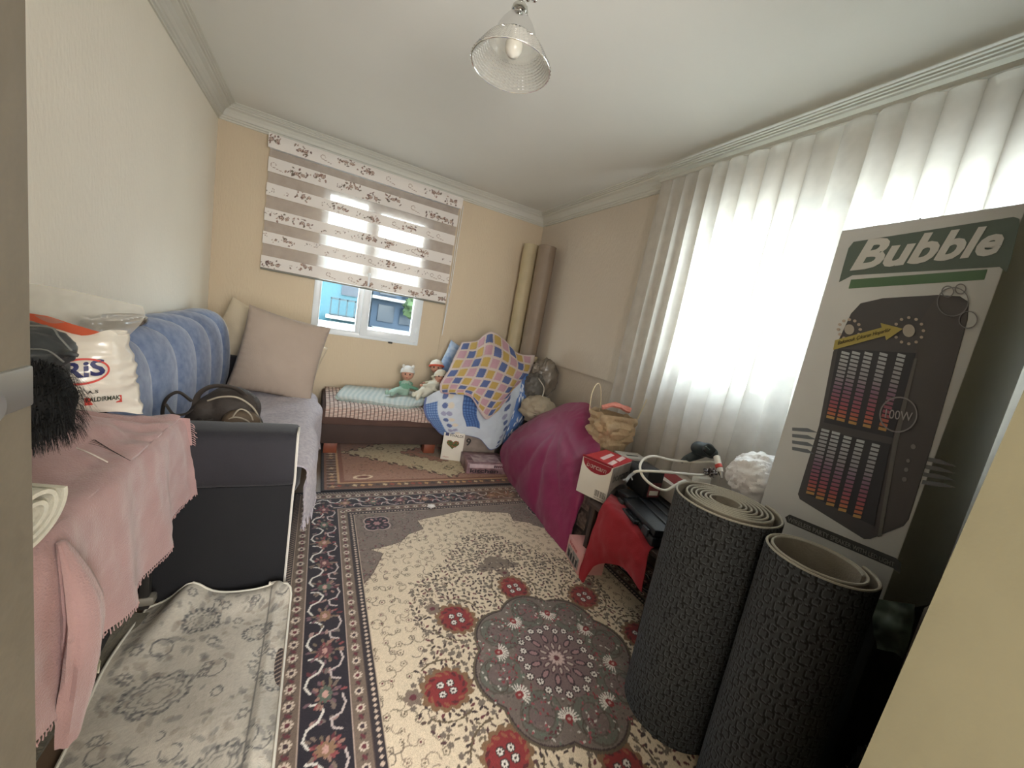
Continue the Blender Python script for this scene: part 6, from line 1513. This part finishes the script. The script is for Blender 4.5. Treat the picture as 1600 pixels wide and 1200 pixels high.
# ------------------------------------------------------------------ pendant lamp
LX, LY, LZ = .480, 1.305, 2.10
pl = thing('pendant_lamp', (LX, LY, 2.53), 'glass bell pendant lamp with ribbed rim hanging from the ceiling on a chain', 'lamp')
def glassmat():
    mt = bpy.data.materials.new('ribbed_lamp_glass'); mt.use_nodes = True; n = mt.node_tree; n.nodes.clear()
    o = n.nodes.new('ShaderNodeOutputMaterial'); tr = n.nodes.new('ShaderNodeBsdfTransparent'); gl = n.nodes.new('ShaderNodeBsdfGlossy'); tl = n.nodes.new('ShaderNodeBsdfTranslucent'); df = n.nodes.new('ShaderNodeBsdfDiffuse')
    a = n.nodes.new('ShaderNodeMixShader'); b = n.nodes.new('ShaderNodeMixShader'); d = n.nodes.new('ShaderNodeMixShader')
    tr.inputs[0].default_value = (.93, .93, .90, 1); tl.inputs[0].default_value = (.82, .80, .74, 1); df.inputs[0].default_value = (.8, .78, .72, 1); gl.inputs['Roughness'].default_value = .06
    a.inputs[0].default_value = .5; n.links.new(tl.outputs[0], a.inputs[1]); n.links.new(df.outputs[0], a.inputs[2])
    b.inputs[0].default_value = .50; n.links.new(tr.outputs[0], b.inputs[1]); n.links.new(a.outputs[0], b.inputs[2])
    fr = n.nodes.new('ShaderNodeFresnel'); fr.inputs[0].default_value = 1.45; n.links.new(fr.outputs[0], d.inputs[0])
    n.links.new(b.outputs[0], d.inputs[1]); n.links.new(gl.outputs[0], d.inputs[2]); n.links.new(d.outputs[0], o.inputs[0]); return mt
m_lg = glassmat()
pr_ = [(.024, .150), (.030, .149), (.040, .141), (.052, .125), (.062, .107), (.068, .090), (.071, .078), (.076, .072)]
V = []; nv = 96; rings = list(pr_)
for k in range(41):
    t = k / 40; rings.append((.080 + .050 * t ** .85, .068 - .068 * t))
for i, (r0, z0) in enumerate(rings):
    for j in range(nv):
        th_ = 2 * PI * j / nv; k = i - len(pr_)
        rib = 0 if k < 0 else .0034 * (1 if (k // 2) % 2 else -.4) * (1 + .8 * (1 if (j % 2) else -1))
        V.append(((r0 + rib) * math.cos(th_), (r0 + rib) * math.sin(th_), z0))
V = np.array(V); n = len(V); F = quadgrid(len(rings), nv, False, True)
obj('lamp_shade', xf((V, F), (LX, LY, LZ)), m_lg, pl, sharp=25)
obj('shade_rim', tube([(LX + .130 * math.cos(t), LY + .130 * math.sin(t), LZ) for t in np.linspace(0, 2 * PI, 72, endpoint=False)], .0022, 6, closed=True), m_lg, pl)
obj('cap', lathe([(.001, .190), (.008, .189), (.018, .184), (.025, .176), (.027, .168), (.025, .162), (.018, .158), (.015, .155), (.022, .148)], (LX, LY, LZ), 32), m_chrome, pl)
obj('socket', lathe([(.018, .150), (.020, .14), (.020, .112), (.018, .108), (.015, .108)], (LX, LY, LZ), 24), M('socket_grey', c(150, 144, 132), .5), pl)
obj('bulb', lathe([(.013, .112), (.015, .105), (.023, .088), (.029, .066), (.027, .048), (.017, .034), (.001, .029)], (LX, LY, LZ), 28), M('bulb_glass_white', c(226, 222, 210), .25), pl)
lk = []
for k in range(18):
    zc = LZ + .198 + k * .0185; R_ = rotm(0, 0, (k % 2) * PI / 2); ring = [np.array([LX, LY, zc]) + R_ @ np.array([.0052 * math.cos(t), 0, .0115 * math.sin(t)]) for t in np.linspace(0, 2 * PI, 14, endpoint=False)]
    if zc < 2.52: obj('chain_link', tube(ring, .0016, 6, closed=True), m_chrome, pl)
obj('ceiling_rose', lathe([(.001, .350), (.02, .352), (.045, .372), (.058, .40), (.060, .428), (.001, .43)], (LX, LY, LZ), 32), m_chrome, pl)
obj('lamp_cord', tube(cr([(LX + .004, LY, LZ + .19), (LX + .010, LY + .006, LZ + .30), (LX + .004, LY, LZ + .37)], 12), .0022, 6), M('lamp_cord_grey', c(90, 88, 84), .5), pl)
q = P(830, -1, z=2.345)
obj('chrome_ornament', join(ellipsoid(P(824, -3, z=2.34), (.011, .011, .009), 10, 14), ellipsoid(P(835, -2, z=2.34), (.011, .011, .009), 10, 14), tube([P(812, -4, z=2.34), P(836, -6, z=2.345)], .004, 8)), m_chrome, pl)

# black bag shape added to darken the bright gap beside the speaker carton
gap_filler = thing('dark_gap_filler', (1.24, .19, .55), 'added black filler shape darkening the gap beside the speaker carton', 'bag')
obj('bag_body', cushion((1.24, .155, .90), .50, .84, .05, rotm(0, 0, 0), 22, seed=4), M('black_filler_fabric', c(16, 15, 15), .9, bump=.2, bscale=60), gap_filler)
obj('filler_hook', tube(cr([(1.24, .155, 1.30), (1.24, .155, 1.36), (1.25, .150, 1.385), (1.24, .140, 1.38), (1.24, .125, 1.38)], 14), .003, 6), m_chrome, gap_filler)
